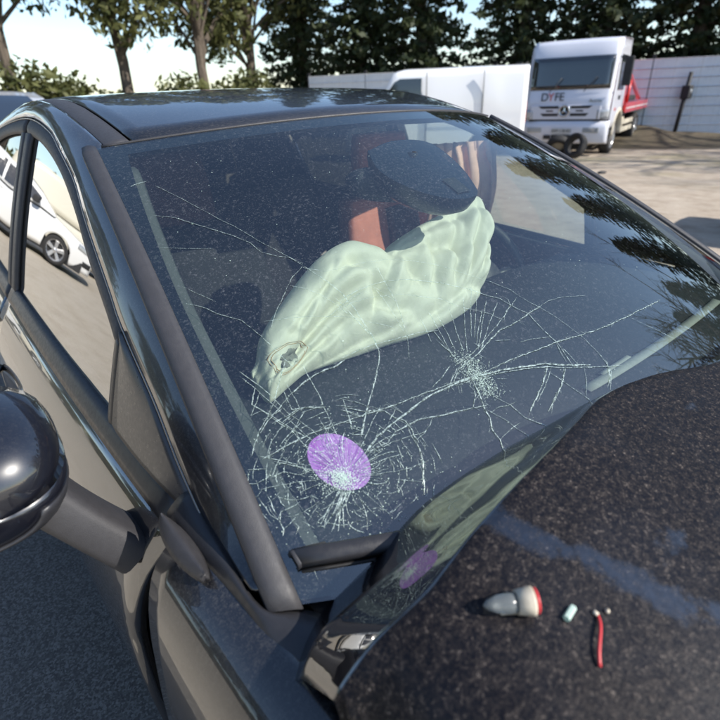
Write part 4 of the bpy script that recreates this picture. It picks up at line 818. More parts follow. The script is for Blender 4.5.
# airbag: collapsed cushion lying on the dash, closed puffy mesh with folds
from mathutils import noise as mnoise
def airbag():
    BB = [(-.556, .475, .985), (-.554, .452, .985), (-.50, .482, .985), (-.445, .512, .985), (-.352, .507, .985), (-.25, .50, .985), (-.113, .483, .985), (.014, .508, .985), (.104, .548, .99)]
    BT = [(-.558, .508, 1.004), (-.542, .516, 1.011), (-.507, .541, 1.053), (-.421, .570, 1.102), (-.324, .599, 1.150), (-.250, .608, 1.165), (-.203, .597, 1.145), (-.172, .585, 1.128), (-.117, .597, 1.145), (-.024, .608, 1.164), (.093, .618, 1.180), (.180, .628, 1.196), (.176, .600, 1.150), (.112, .552, 1.04)]
    n, m = 150, 40
    rc = random.Random(21)
    CREASE = [(.05, .35, .42, .62, .012, .05), (.10, .2, .40, .40, .010, .04), (.16, .75, .44, .80, .012, .05), (.30, .95, .46, .45, .014, .06), (.46, .95, .40, .30, .016, .06), (.47, .95, .62, .35, .016, .06), (.48, .92, .80, .55, .014, .05), (.50, .95, .95, .85, .012, .05),
              (.60, .95, .66, .25, .011, .05), (.70, .98, .72, .30, .011, .045), (.80, .98, .78, .25, .011, .045), (.90, .95, .84, .3, .010, .04), (.55, .12, .95, .30, .012, .05), (.22, .05, .50, .18, .010, .04), (.35, .55, .60, .20, .010, .05)]
    CREASE += [(a_, b_, a_+rc.uniform(-.10, .10), b_+rc.uniform(-.35, .35), rc.uniform(.003, .006), rc.uniform(.02, .035)) for a_, b_ in [(rc.uniform(.08, .95), rc.uniform(.1, .9)) for _ in range(26)]]
    rows = []
    def rid(p, f):
        q = Vector(p)*f; return 1-abs(mnoise.noise(q))*2
    for i in range(n):
        u = i/(n-1); B = crv(BB, u); T = crv(BT, u); row = []
        B[2] = dash_z(B[0], B[1])+.004
        H = np.linalg.norm(T-B); d = (T-B)/max(H, 1e-6); up = d; nr = np.cross(np.array([1., 0, 0]), up); nr /= np.linalg.norm(nr)
        if nr[1] > 0: nr = -nr
        env = math.sin(math.pi*min(1, max(0, .5*min(u/.10, (1-u)/.10)))) if min(u, 1-u) < .10 else 1.
        for j in range(2*m):
            ph = 2*math.pi*j/(2*m); h = .5-.5*math.cos(ph); su = math.sin(ph)
            th = (.012+.042*min(1, H/.15))*math.copysign(abs(su)**.75, su)*(.25+.75*env)
            c = B+(T-B)*h; P3 = (u*3.4, h*1.3, su*.25)
            w = Vector((mnoise.noise(Vector(P3)*2.1), mnoise.noise(Vector(P3)*2.1+Vector((7, 3, 1))), 0))*.45
            q = Vector((P3[0], P3[1], P3[2]))+w
            # pinched crease lines in the bag's own (u, h) plane, plus broad slack
            k = .034*mnoise.noise(Vector((u*4.2, h*1.6, 1.)))+.010*mnoise.noise(Vector((u*9, h*3.5, 4.)))+.0035*mnoise.noise(Vector((u*26, h*9, 7.)))
            uu, hh = u+.012*w.x, h+.03*w.y
            for (u0, h0, u1, h1, am, wd) in CREASE:
                dx, dy = (u1-u0)*3.2, h1-h0; px_, py_ = (uu-u0)*3.2, hh-h0
                tt = min(1, max(0, (px_*dx+py_*dy)/(dx*dx+dy*dy))); dd = math.hypot(px_-dx*tt, py_-dy*tt); sdd = (px_*dy-py_*dx)
                fade = math.sin(math.pi*min(1, max(.0, .12+.76*tt)))
                k += 1.7*am*fade*(-math.exp(-dd/wd)+.55*math.exp(-((dd-2.2*wd)/(1.6*wd))**2)*(1 if sdd > 0 else .25))
            k *= min(1, H/.07)*(.25+.75*abs(su))
            if su < 0: k *= .4
            o = c+nr*(th+k)+up*k*.35
            if o[2] < B[2]-.004: o[2] = B[2]-.004
            row.append(tuple(o))
        row.append(row[0]); rows.append(row)
    rows.insert(0, [tuple(np.mean(np.array(rows[0]), 0))]*(2*m+1)); rows.append([tuple(np.mean(np.array(rows[-1]), 0))]*(2*m+1))
    o = panel('airbag', rows, 'bag', CAR, -1, (0, -1, .3), 0, subsurf=1); o['label'] = 'crumpled pale green passenger airbag spilling over the dashboard'
    return o
BAG = airbag()
# ragged scorched vent with its stitched ring near the bag's low end
def on_bag(x, z):
    """front surface of the bag at (x, z)"""
    dg = bpy.context.evaluated_depsgraph_get(); ok, p, n, i = BAG.evaluated_get(dg).ray_cast(Vector((x, -.5, z)), Vector((0, 1, 0)))
    return np.array(p) if ok else np.array([x, .48, z])
def bag_patch(nm, mat, r0, r1, wob, lift, n=28, th=.0015):
    rows = []
    for r in (r0, (r0+r1)/2, r1):
        row = []
        for k in range(n+1):
            a = 2*math.pi*k/n; w_ = 1+wob*math.sin(5*a+1)+wob*.6*math.sin(9*a)
            row.append(on_bag(-.488+r*1.35*math.cos(a)*w_, 1.024+r*.72*math.sin(a)*w_)+np.array([0, -lift, lift*.4]))
        rows.append(row)
    return panel(nm, rows, mat, BAG, -1, (0, -1, .3), th)
bag_patch('vent_patch', 'scorch', .0005, .017, .16, .001)
bag_patch('stitched_ring', 'stitch', .0285, .0295, .03, .0008)
bag_patch('stitched_ring', 'stitch', .0325, .0333, .03, .0008)
# spent side airbag hanging between the driver seat and the door
rows = []
for u in lin(0, 1, 26):
    row = []
    for q in lin(0, 1, 26):
        z = 1.30-.46*q; row.append((.605-.23*u+.010*math.sin(40*u+3*q), .868+.075*u+.018*math.sin(26*u+2.2*math.sin(3*q))*(.4+.6*q)+.012*math.sin(9*q+2), z+.02*math.sin(12*u)*q))
    rows.append(row)
panel('side_airbag', rows, 'salmon_pale', CAR, -1, (-.3, -1, 0), .012)['label'] = 'dusky pink side airbag hanging beside the driver seat'
# rear-view mirror and sensor housing on the glass
out = [(-.247, .836), (-.1, .865), (.037, .839), (.035, .744), (-.030, .636), (-.060, .622), (-.12, .620), (-.181, .634), (-.255, .684), (-.287, .755)]
cs = np.mean(np.array(out), 0); rows = []
pts = []
for k in range(41):
    p = crv([(a, b, 0) for a, b in out+[out[0]]], k/40); pts.append(p[:2])
for sc, dp in ((1., -.006), (.99, -.02), (.93, -.045), (.75, -.062), (.4, -.070), (.01, -.072)):
    rows.append([wind(cs[0]+(p[0]-cs[0])*sc, cs[1]+(p[1]-cs[1])*sc, dp) for p in pts])
SH = panel('sensor_housing', rows, 'trim_dark', CAR, -1, (0, .5, -1), 0)
panel('housing_face', [[wind(cs[0]+(p[0]-cs[0])*k_, cs[1]+(p[1]-cs[1])*k_, -.0062) for p in pts] for k_ in (1., .5, .01)], 'frit', SH, -1, (0, -.5, 1), 0)
panel('camera_window', [[wind(a, b, -.004) for a in lin(-.118+.0*b, -.062, 4)] for b in lin(.638, .690, 4)], 'dash', SH, -1, (0, -.5, 1), 0)
RM = []
for u in lin(0, 1, 25):
    x = -.205+.26*u; hh = .036*(1-(2*u-1)**8*.55); c0 = np.array([x, .585-.10*(u-.5), 1.262-.035*(u-.5)])
    RM.append([c0+np.array([0, .022*math.copysign(abs(math.cos(a))**.6, math.cos(a)), hh*math.copysign(abs(math.sin(a))**.8, math.sin(a))]) for a in [2*math.pi*k/20 for k in range(21)]])
RM.insert(0, [tuple(np.mean(np.array(RM[0]), 0))]*21); RM.append([tuple(np.mean(np.array(RM[-1]), 0))]*21)
rm = panel('rear_view_mirror', RM, 'trim', CAR, -1, (0, -1, 0), 0)
MB().tube([(-.06, .60, 1.33), (-.07, .585, 1.27)], .012, 10).build('mirror_stalk', 'trim_dark', rm, True)
# --- rear end, bumpers, lights, wheels of the black car
rows = []
for u in lin(0, 1, 16):
    y = interp(u, [(0, 2.78), (.45, 2.90), (.6, 2.98), (1, 2.97)]); z = interp(u, [(0, 1.372), (.45, 1.06), (.6, .92), (1, .50)])
    w = interp(u, [(0, .60), (.45, .72), (.6, .76), (1, .78)]); rows.append([(w*a, y-.06*a*a, z-.01*a*a) for a in lin(-1, 1, 21)])
TG = panel('tailgate', rows, 'paint_clean', CAR, -1, (0, 1, 0), .012)
rows = []
for u in lin(0, 1, 8):
    y = interp(u, [(0, 2.815), (1, 2.905)]); z = interp(u, [(0, 1.325), (1, 1.09)]); w = interp(u, [(0, .52), (1, .62)]); rows.append([(w*a, y+.012-.05*a*a, z-.01*a*a) for a in lin(-1, 1, 15)])
panel('rear_window', rows, 'carglass', TG, -1, (0, 1, .3), .003)
for sx_ in (-1, 1): MB().box(sx_*.70-.08, sx_*.70+.08, 2.86, 2.985, .84, .98).build('tail_lamp', 'red_lamp', CAR, bevel=.02)
def bumper(nm, ys, y1):
    rows = []
    for z, o_ in ((.24, -.04), (.34, .0), (.50, .02), (.62, .0), (.70, -.06)):
        rows.append([((.86-.02*abs(o_))*math.copysign(abs(a)**.55, a), y1+ys*(.30*abs(a)**3.2-o_), z) for a in lin(-1, 1, 31)])
    return panel(nm, rows, 'paint_clean', CAR, -1, (0, -ys, 0), .012)
bumper('front_bumper', 1, -1.38); bumper('rear_bumper', -1, 3.03)
MB().box(-.45, .45, -1.37, -1.30, .62, .76).build('radiator_grille', 'trim_dark', CAR, bevel=.02)
for sx_ in (-1, 1): MB().box(sx_*.62-.13, sx_*.62+.13, -1.30, -1.08, .64, .76, (.02, .03)).build('headlamp', 'lamp', CAR, bevel=.03)
def wheel(parent, loc, r=.315, w=.20, sgn=-1, spokes=5, mat='alloy', name='wheel'):
    h = w/2
    prof = [(-h*.8, r*.66), (-h*.98, r*.74), (-h, r*.86), (-h*.82, r*.97), (-h*.4, r), (h*.4, r), (h*.82, r*.97), (h, r*.86), (h*.98, r*.74), (h*.8, r*.66)]
    t = MB().lathe(prof, 32).build(name, 'tyre', parent, True); t.location = loc
    o_ = sgn*h*.72
    MB().lathe([(sgn*h*.95, r*.70), (sgn*h*.88, r*.66), (o_*.4, r*.60), (-o_, r*.6)], 32).build('rim', mat, t, True)
    mb = MB()
    for k in range(spokes):
        a = 2*math.pi*k/spokes+.3
        for q, wd in ((0, 1),):
            d = np.array([0, math.cos(a), math.sin(a)]); e = np.array([0, -math.sin(a), math.cos(a)]); xx = np.array([sgn, 0, 0])
            p0, p1 = d*r*.10, d*r*.66
            vv = [p0-e*r*.10+xx*h*.80, p0+e*r*.10+xx*h*.80, p1+e*r*.15+xx*h*.86, p1-e*r*.15+xx*h*.86, p0-e*r*.10+xx*h*.5, p0+e*r*.10+xx*h*.5, p1+e*r*.15+xx*h*.5, p1-e*r*.15+xx*h*.5]
            mb.add(vv, [(0, 1, 2, 3), (7, 6, 5, 4), (0, 4, 5, 1), (1, 5, 6, 2), (2, 6, 7, 3), (3, 7, 4, 0)])
    mb.build('spokes', mat, t, bevel=.008)
    MB().lathe([(sgn*h*.92, .0001), (sgn*h*.92, r*.10), (sgn*h*.80, r*.17), (sgn*h*.4, r*.17)], 20).build('hub_cap', mat, t, True)
    MB().lathe([(sgn*h*.28, .001), (sgn*h*.28, r*.6)], 24).build('brake_disc', 'chassis', t, True)
    return t
for sx_ in (-1, 1):
    for y in (-.50, 2.10): wheel(CAR, (sx_*.77, y, .315), sgn=sx_)
# --- debris lying on the bonnet
def hood_at(x, y):
    lo, hi = 0., 1.
    for _ in range(40):
        mid = (lo+hi)/2
        if hood_pt(x, mid)[1] > y: lo = mid
        else: hi = mid
    return hood_pt(x, lo)
def bulb():
    p = hood_at(-.646, -.115); q = p; n = Vector((0, -.2, 1)).normalized()
    r = empty('bulb_holder', tuple(p+np.array([0, 0, .0]))); r.scale = (.92, .92, .92)
    tag(r, 'broken lamp bulb with cream socket and red wire lying on the dusty bonnet', 'bulb')
    k = N('frosted_bulb_glass'); g = k.pbr(Base__Color=(.70, .76, .76, 1), Roughness=.22, Transmission__Weight=.85, IOR=1.35); M['bulb'] = k.done(g)
    k = N('cream_socket_plastic'); M['cream_pl'] = k.done(k.pbr(Base__Color=k.mixc(k.rng(k.noise(90, 3), .35, .7), (.40, .35, .27), (.56, .50, .40)), Roughness=.5))
    k = N('red_wire_plastic'); M['wire'] = k.done(k.pbr(Base__Color=(.50, .035, .04, 1), Roughness=.4))
    ax = Vector((.80, -.58, .02)).normalized(); up = Vector((0.1, -.2, .97)); 
    rot = Matrix((ax, up.cross(ax).normalized(), ax.cross(up.cross(ax).normalized()))).transposed().to_4x4()
    parts = [MB().lathe([(-.030, .0005), (-.026, .0045), (-.018, .0075), (-.008, .0085), (.001, .0082), (.003, .004)], 20).build('bulb_glass', 'bulb', r, True),
             MB().lathe([(.0, .0088), (.0, .0105), (.013, .0125), (.015, .0125), (.015, .007)], 20).build('socket', 'cream_pl', r, True),
             MB().lathe([(.0155, .007), (.0165, .0112), (.0185, .0112), (.0195, .007), (.0195, .001)], 20).build('seal_ring', 'wire', r, True),
             MB().box(-.014, .017, -.004, .004, -.0125, -.0085).build('socket_clip', 'cream_pl', r, bevel=.001)]
    for o in parts: o.matrix_local = Matrix.Translation(Vector((0, 0, .0125))) @ rot
    w = empty('red_wire', tuple(hood_at(-.600, -.168)))
    tag(w, 'short red wire with pale stripped end on the bonnet', 'wire')
    base = np.array(hood_at(-.600, -.168))
    pts = [np.array(hood_at(-.593-.035*u+.002*math.sin(6*u), -.160-.022*u))-base+np.array([0, 0, .0016+.004*math.sin(3*u)]) for u in lin(0, 1, 14)]
    MB().tube(pts, .0013, 8).build('insulation', 'wire', w, True)
    MB().tube([pts[0], pts[0]+np.array([.0, .004, .001])], .0020, 8).build('terminal', 'cream_pl', w, True)
    g = MB().tube([(-.007, 0, .003), (.007, .002, .003)], .003, 6).build('glass_shard', 'powder', None); g.location = tuple(hood_at(-.612, -.146)); tag(g, 'small clear glass shard between bulb and red wire', 'shard')
    g = MB().lathe([(-.002, .0005), (-.001, .002), (.001, .002), (.002, .0005)], 10, 'z').build('pebble', 'cream_pl', None, True); g.location = tuple(hood_at(-.583, -.163)+np.array([0, 0, .002])); tag(g, 'tiny pale pebble beside the red wire on the bonnet', 'pebble')
bulb()
# ------------------------------------------------------------------ other vehicles
def car_model(name, label, loc, rz, body, L=4.35, Wd=1.80, H=1.46, belt_z=.92, hoodz=.95, kind='hatch', cat='car', group=None):
    """car with nose towards -Y of its own frame, origin on the ground at its middle"""
    r = empty(name, (*loc, slope(*loc)), rz); tag(r, label, cat, group)
    hl = L/2; hw = Wd/2
    wf, wr = -hl+.86, hl-.80
    if kind == 'van':
        prof = [(-hl, .62), (-hl+.05, .80), (-hl+.55, 1.02), (-hl+.75, 1.12)]; roofp = [(-hl+.75, 1.12), (-hl+1.35, H-.08), (-hl+1.7, H), (hl-.1, H), (hl, H-.1)]
    elif kind == 'suv':
        prof = [(-hl, .70), (-hl+.06, .86), (-hl+.9, hoodz+.04)]; roofp = [(-hl+1.0, hoodz+.06), (-hl+1.75, H-.06), (-hl+2.1, H), (hl-.55, H-.03), (hl-.1, 1.15), (hl, belt_z)]
    else:
        prof = [(-hl, .62), (-hl+.08, .76), (-hl+.98, hoodz-.01)]; roofp = [(-hl+1.08, hoodz+.02), (-hl+1.92, H-.05), (-hl+2.35, H), (hl-.85, H-.06), (hl-.25, 1.12), (hl-.02, belt_z)]
    def arch(y):
        for c in (wf, wr):
            d = abs(y-c)
            if d < .36: return .31+math.sqrt(.36**2-d*d)*.98
        return .20
    def halfw(y, z):
        e = hw*(1-.16*max(0, abs(y)/hl-.55)**2/.2)
        t = (z-.2)/(belt_z-.2)
        return e*(.93+.07*math.sin(math.pi*min(1, max(0, t))*.85))
    ysb = sorted(set([round(q, 3) for q in lin(-hl, hl, 46)]+[round(c+.36*k_, 3) for c in (wf, wr) for k_ in (-1.001, -.9, -.7, -.35, 0, .35, .7, .9, 1.001)]))
    def topz(y):
        if y < prof[-1][0]: return interp(y, prof)
        return belt_z+.02*max(0, y)/hl if y > roofp[0][0] else interp(y, [prof[-1], roofp[0]])
    # lower body (sides, bonnet) : one loft
    rows = []
    for y in ysb:
        zb, zt = arch(y), min(topz(y), belt_z+.05) if y > roofp[0][0] else topz(y)
        w0 = halfw(y, zt)*.98
        left = [(-halfw(y, zb+(zt-.04-zb)*q), y, zb+(zt-.04-zb)*q) for q in lin(0, 1, 8)]
        top = [(x, y, zt-.04*abs(x/w0)**6-.0) for x in lin(-w0*.985, w0*.985, 9)]
        right = [(-p[0], p[1], p[2]) for p in reversed(left)]
        rows.append(left+top+right)
    b = panel('body', rows, body, r, -1, (0, 0, 1), .01)
    # cabin
    rows = []; ins = .13 if kind != 'van' else .04
    ycab = sorted(set(lin(roofp[0][0], roofp[-1][0], 34)+[p[0] for p in roofp]))
    for y in ycab:
        zr = interp(y, roofp); zt = belt_z+.03
        h = max(.01, zr-zt); w0 = halfw(y, belt_z)*.965; w1 = w0-ins*min(1, h/.45)*(1 if kind != 'van' else 1)
        left = [(-(w0+(w1-w0)*q**1.4), y, zt-.03+(h+.03-.02)*q) for q in lin(0, 1, 7)]
        rows.append(left+[(x, y, zr-.03*abs(x/w1)**4) for x in lin(-w1*.96, w1*.96, 9)]+[(-p[0], p[1], p[2]) for p in reversed(left)])
    cab = panel('cabin', rows, body, r, -1, (0, 0, 1), .008)
    # glass panels just proud of the cabin
    def cabx(y, z):
        zr = interp(y, roofp); zt = belt_z+.03; h = max(.01, zr-zt); w0 = halfw(y, belt_z)*.965; w1 = w0-ins*min(1, h/.45); q = min(1, max(0, (z-zt+.03)/(h+.01)))
        return w0+(w1-w0)*q**1.4+.006
    y_ws0, y_ws1 = roofp[0][0]+.05, roofp[1][0]+.02
    for sg in (-1, 1):
        spans = [(roofp[0][0]+.42, 0.), (.07, hl-.95)] if kind == 'hatch' else ([(roofp[0][0]+.40, .1), (.17, hl-1.2), (hl-1.12, hl-.55)] if kind == 'suv' else [(roofp[0][0]+.35, roofp[0][0]+1.25)])
        for (a, c) in spans:
            rows = [[(-cabx(y, z), y, z) for z in lin(belt_z+.05, max(belt_z+.07, interp(y, roofp)-.10), 7)] for y in lin(a, c, 10)]
            panel('side_window', rows, 'carglass', cab, sg, (-1, 0, .2), 0)
        if kind != 'van':
            MB().box(*((sg*(hw+.08)-.09), (sg*(hw+.08)+.09), roofp[0][0]+.42, roofp[0][0]+.54, belt_z+.02, belt_z+.16)).build('door_mirror', 'ink' if body != 'white' else 'chassis', r, bevel=.03)
        for y in (-.05, .95): MB().box(sg*hw*.995-.015, sg*hw*.995+.015, y, y+.16, .80, .825).build('door_handle', body, r, bevel=.006)
        for c in (wf, wr): wheel(r, (sg*(hw-.11), c, .315), sgn=sg)
        rows = [[(sg*halfw(y, z)*(1.004)-0, y, z) for z in lin(.60+.0*y, .72, 4)] for y in lin(-hl+.02, -hl+.42, 8)]
        rows = [[(-abs(p[0]), p[1], p[2]+.10*(p[1]+hl)) for p in q] for q in rows]
        panel('headlamp', rows, 'lamp', r, sg, (-1, -.3, 0), .004)
        panel('bumper_vent', [[(-abs(halfw(y, z))*1.005, y, z) for z in lin(.34, .46, 4)] for y in lin(-hl+.02, -hl+.22, 5)], 'ink', r, sg, (-1, -.3, 0), .004)
        MB().box(sg*(hw-.20)-.1, sg*(hw-.20)+.1, hl-.06, hl+.012, .72, .90).build('tail_lamp', 'red_lamp', r, bevel=.02)
    rows = [[(x, y-.012, interp(y, roofp)+.010-.03*abs(x/.7)**4) for x in lin(-(halfw(0, belt_z)-.14-ins*u), halfw(0, belt_z)-.14-ins*u, 11)] for u, y in zip(lin(0, 1, 8), lin(y_ws0, y_ws1, 8))]
    panel('windscreen', rows, 'carglass', cab, -1, (0, -.6, .7), 0)
    MB().box(-hw*.55, hw*.55, -hl-.012, -hl+.05, .34, .50).build('lower_grille', 'ink', r, bevel=.02)
    MB().box(-hw*.5, hw*.5, -hl-.006, -hl+.05, .62, .70).build('upper_grille', 'ink', r, bevel=.01)
    MB().box(-.26, .26, -hl-.02, -hl, .52, .62).build('number_plate', 'plate', r)
    MB().box(-hw+.10, hw-.10, -hl+.2, hl-.2, .16, .40).build('underbody', 'chassis', r)
    return r
car_model('parked_car', 'white hatchback with alloy wheels, seen mirrored in the black car side window', (-2.4, 11.2), R(-74), 'white', group='cars parked around the yard')
car_model('parked_car', 'silver grey car parked right behind the black car', (-.30, 6.9), R(-2), 'silver', L=4.1, Wd=1.78, H=1.43, belt_z=.98, hoodz=1.0, kind='suv', group='cars parked around the yard')
car_model('parked_van', 'cream van standing behind the white hatchback', (-5.6, 15.6), R(-80), 'cream', L=5.0, Wd=1.95, H=2.1, belt_z=1.1, kind='van', cat='van', group='vans in the yard')
car_model('parked_car', 'grey hatchback parked on the driver side, off the frame, casting a shadow', (6.7, -1.0), R(8), 'grey_paint', group='cars parked around the yard')
# white delivery van between the black car's roof and the truck: box body with a dark side window
def white_van():
    r = empty('white_van', (10.46, 10.3, slope(10.4, 10.3)), R(-52)); tag(r, 'bright white panel van standing left of the recovery truck', 'van', 'vans in the yard')
    L, Wd, H = 4.55, 1.95, 2.25
    rows = []
    for x in lin(-L/2, L/2, 40):
        u = (x+L/2)/L
        zt = interp(u, [(0, 1.0), (.06, 1.12), (.16, 1.22), (.28, 2.2), (.34, H), (1, H)]); hw = Wd/2
        zb = .35
        for c in (-L/2+.95, L/2-1.0):
            d = abs(x-c)
            if d < .42: zb = max(zb, .34+math.sqrt(.42**2-d*d))
        side_ = [(x, -hw*(1-.10*max(0, (q-.45)/.55)**2), zb+(zt-.06-zb)*q) for q in lin(0, 1, 12)]
        top = [(x, hw*.88*a, zt-.05*abs(a)**5) for a in lin(-1, 1, 9)]
        rows.append(side_+top+[(p[0], -p[1], p[2]) for p in reversed(side_)])
    b = panel('body', rows, 'van_white', r, -1, (0, 0, 1), .01)
    for s in (-1, 1):
        rows = [[(x, s*1.0*(1-.10*max(0, ((z-.35)/(2.1)-.45)/.55)**2)+s*.012, z) for z in lin(1.30, min(2.02, 1.3+1.3*max(.1, (x+L/2)-.82)), 6)] for x in lin(-L/2+1.05, -L/2+2.0, 8)]
        o = panel('side_window', rows, 'carglass', r, -1, (0, s, 0), 0)
        MB().box(-L/2+2.25, L/2-.35, s*1.006-.004, s*1.006+.004, .98, 1.04).build('rubbing_strip', 'van_white', r, bevel=.003)
        MB().box(-L/2+2.12, -L/2+2.135, s*.99-.02, s*.99+.02, .45, 2.15).build('door_gap', 'ink', r)
        MB().box(-L/2+3.5, -L/2+3.515, s*.99-.02, s*.99+.02, .45, 2.15).build('door_gap', 'ink', r)
        MB().box(-L/2+2.2, -L/2+2.36, s*1.012-.015, s*1.012+.015, 1.02+.08, 1.14).build('door_handle', 'ink', r, bevel=.01)
        for c in (-L/2+.95, L/2-1.0):
            w = wheel(r, (c, s*.90, .34), r=.34, w=.22, sgn=1 if s > 0 else -1); w.rotation_euler = (0, 0, R(90))
        MB().box(L/2-.02, L/2+.015, s*.88-.07, s*.88+.07, .95, 1.45).build('tail_lamp', 'red_lamp', r, bevel=.02)
    rows = [[(-L/2+.90+.66*u, y*(.93-.06*u), 1.26+.86*u+.03) for y in lin(-.95, .95, 12)] for u in lin(0, 1, 6)]
    panel('windscreen', rows, 'carglass', r, -1, (-1, 0, .7), 0)
    MB().box(-L/2-.02, -L/2+.1, -.95, .95, .3, .75).build('bumper', 'trim_dark', r, bevel=.05)
    MB().box(-L/2+.3, L/2-.2, -.85, .85, .25, .5).build('underbody', 'chassis', r)
    return r
white_van()

# ------------------------------------------------------------------ recovery truck
def text_obj(txt, mat, parent, size, loc, rot, name='lettering', shear=0.):
    c = bpy.data.curves.new(name, 'FONT'); c.body = txt; c.size = size; c.extrude = .004; c.align_x = 'CENTER'; c.shear = shear; c.space_character = .95
    t_ = bpy.data.objects.new('tmp', c); me = bpy.data.meshes.new_from_object(t_); bpy.data.objects.remove(t_); me.materials.clear(); me.materials.append(M[mat])
    o = link(bpy.data.objects.new(name, me), parent); o.location = loc; o.rotation_euler = rot; return o
def truck():
    # own frame: x = along the front (towards the truck's left side), y = backwards, origin front centre on the ground
    r = empty('recovery_truck', (14.25, 8.75, slope(14.25, 8.75)-.03)); ang = math.atan2(-2.40, .72); r.rotation_euler = (0, 0, ang)
    tag(r, 'white recovery truck with star grille and red tilting flatbed, facing the camera', 'truck')
    hw = 1.235
    # cab shell as loft from front to back of the cab
    prof = [(.0, .78), (.02, 1.42), (.05, 1.62), (.10, 1.70), (.22, 2.55), (.32, 2.92), (.50, 3.05), (1.75, 3.08), (1.80, 3.02)]
    rows = []
    n = 9
    for (y, z) in prof: rows.append([(x, y+.10*abs(x/hw)**5, z-.02*abs(x/hw)**4) for x in lin(-hw*.97, hw*.97, 17)])
    front = panel('cab_front', rows, 'truck_white', r, -1, (0, -1, .3), .01)
    for s in (-1, 1):
        rows = []
        for q in lin(0, 1, 14):
            row = []
            for u in lin(0, 1, 18):
                z = .78+(3.0-.78)*q; yf = interp(z, [(a[1], a[0]) for a in prof[:7]])+.10
                y = yf+(1.80-yf)*u
                d = math.hypot(y-1.38, z-.55)
                zz = z
                row.append((s*(hw-.03*max(0, (z-1.6)/1.4)), y, max(zz, .55+math.sqrt(max(0, .66**2-(y-1.38)**2)) if abs(y-1.38) < .66 else zz)))
            rows.append(row)
        sd = panel('cab_side', rows, 'truck_white', r, -1, (s, 0, 0), .01)
        rows = [[(s*(hw+.012-.03*max(0, (z-1.6)/1.4)), y, z) for z in lin(1.75, 2.62, 6)] for y in lin(.52, 1.45, 8)]
        panel('side_window', rows, 'carglass', sd, -1, (s, 0, 0), .003)
        rows = []
        for a in lin(math.pi, 0, 22):
            p = [(s*(hw+o_), 1.38+rr*math.cos(a), .55+rr*math.sin(a)) for o_, rr in ((-.25, .62), (.02, .62), (.03, .66), (.01, .74))]; rows.append(p)
        panel('wheel_arch', rows, 'box_beige', r, -1, (s, 0, .3), .008)
        for k in range(2): MB().box(s*(hw-.04)-.05, s*(hw-.04)+.05, .16, .62, .38+.22*k, .50+.22*k).build('step', 'chassis', r, bevel=.01)
        MB().tube([(s*(hw+.02), .20, 2.55), (s*(hw+.26), .12, 2.45), (s*(hw+.26), .12, 1.95)], .025, 8).build('mirror_arm', 'chassis', r, True)
        MB().box(s*(hw+.26)-.11, s*(hw+.26)+.11, .04, .16, 1.85, 2.55).build('cab_mirror', 'chassis', r, bevel=.03)
    rows = [[(x, interp(z, [(a[1], a[0]) for a in prof[:7]])-.012+.10*abs(x/hw)**5, z) for x in lin(-hw*.90, hw*.90, 13)] for z in lin(1.80, 2.62, 8)]
    panel('cab_windscreen', rows, 'carglass', r, -1, (0, -1, .3), .003)
    for x in (-.5, .45): MB().tube([(x, -.02, 1.74), (x+.30, .06, 2.1)], .012, 6).build('wiper', 'ink', r, True)
    # grille: panel rows with dark slots
    G = MB().box(-.98, .98, -.030, .012, 1.02, 1.40).build('grille', 'truck_white', r, bevel=.02)
    for (z0, z1, w0, w1) in ((1.315, 1.385, .76, .66), (1.115, 1.19, .68, .60)):
        for s in (-1, 1):
            xa, xb = s*.17, s*w0
            mb = MB(); v = [(xa, -.034, z0), (s*w1, -.034, z0), (xb, -.034, z1), (xa, -.034, z1), (xa, -.028, z0), (s*w1, -.028, z0), (xb, -.028, z1), (xa, -.028, z1)]
            mb.add(v, [(0, 1, 2, 3), (4, 5, 6, 7), (0, 1, 5, 4), (1, 2, 6, 5), (2, 3, 7, 6), (3, 0, 4, 7)]).build('grille_slot', 'ink', G)
    for s in (-1, 1):
        MB().box(s*.42-.10, s*.42+.10, -.037, -.03, 1.235, 1.272).build('grille_inlet', 'chassis', G)
        MB().box(s*.62-.62 if s > 0 else -1.24, 1.24 if s > 0 else .0, -.034, -.031, .985, 1.03).build('grille_shadow_gap', 'ink', G) if s > 0 else MB().box(-1.0, 0, -.034, -.031, .985, 1.03).build('grille_shadow_gap', 'ink', G)
    # star emblem
    E_ = MB().lathe([(-.052, .118), (-.066, .135), (-.060, .155), (-.040, .160)], 32, 'y', (0, 0, 1.255)).build('emblem_ring', 'chrome', r, True)
    MB().lathe([(-.045, .001), (-.045, .125)], 32, 'y', (0, 0, 1.255)).build('emblem_disc', 'ink', E_, True)
    mb = MB()
    for k in range(3):
        a = math.pi/2+k*2*math.pi/3; tip = (math.cos(a)*.125, math.sin(a)*.125)
        b0 = (math.cos(a+math.pi/3)*.024, math.sin(a+math.pi/3)*.024); b1 = (math.cos(a-math.pi/3)*.024, math.sin(a-math.pi/3)*.024)
        mb.add([(0, -.066, 1.255), (b0[0], -.05, 1.255+b0[1]), (tip[0], -.052, 1.255+tip[1]), (b1[0], -.05, 1.255+b1[1])], [(0, 1, 2), (0, 2, 3)])
    mb.build('emblem_star', 'chrome', E_)
    # headlamps, bumper, fogs, plate
    for s in (-1, 1):
        rows = [[(s*x, -.040+.13*max(0, (x-.85)/.36)**2, z-.03*(1.2-x)) for z in lin(1.05, 1.28, 5)] for x in lin(.90, 1.21, 6)]
        panel('headlamp', rows, 'lamp', r, -1, (0, -1, 0), .01)
    rows = []
    for z, o_ in ((.38, .05), (.44, .0), (.80, -.03), (.985, .0)):
        rows.append([(x, -.045+o_+.16*abs(x/1.25)**5, z) for x in lin(-1.25, 1.25, 25)])
    B = panel('bumper', rows, 'truck_white', r, -1, (0, -1, 0), .03)
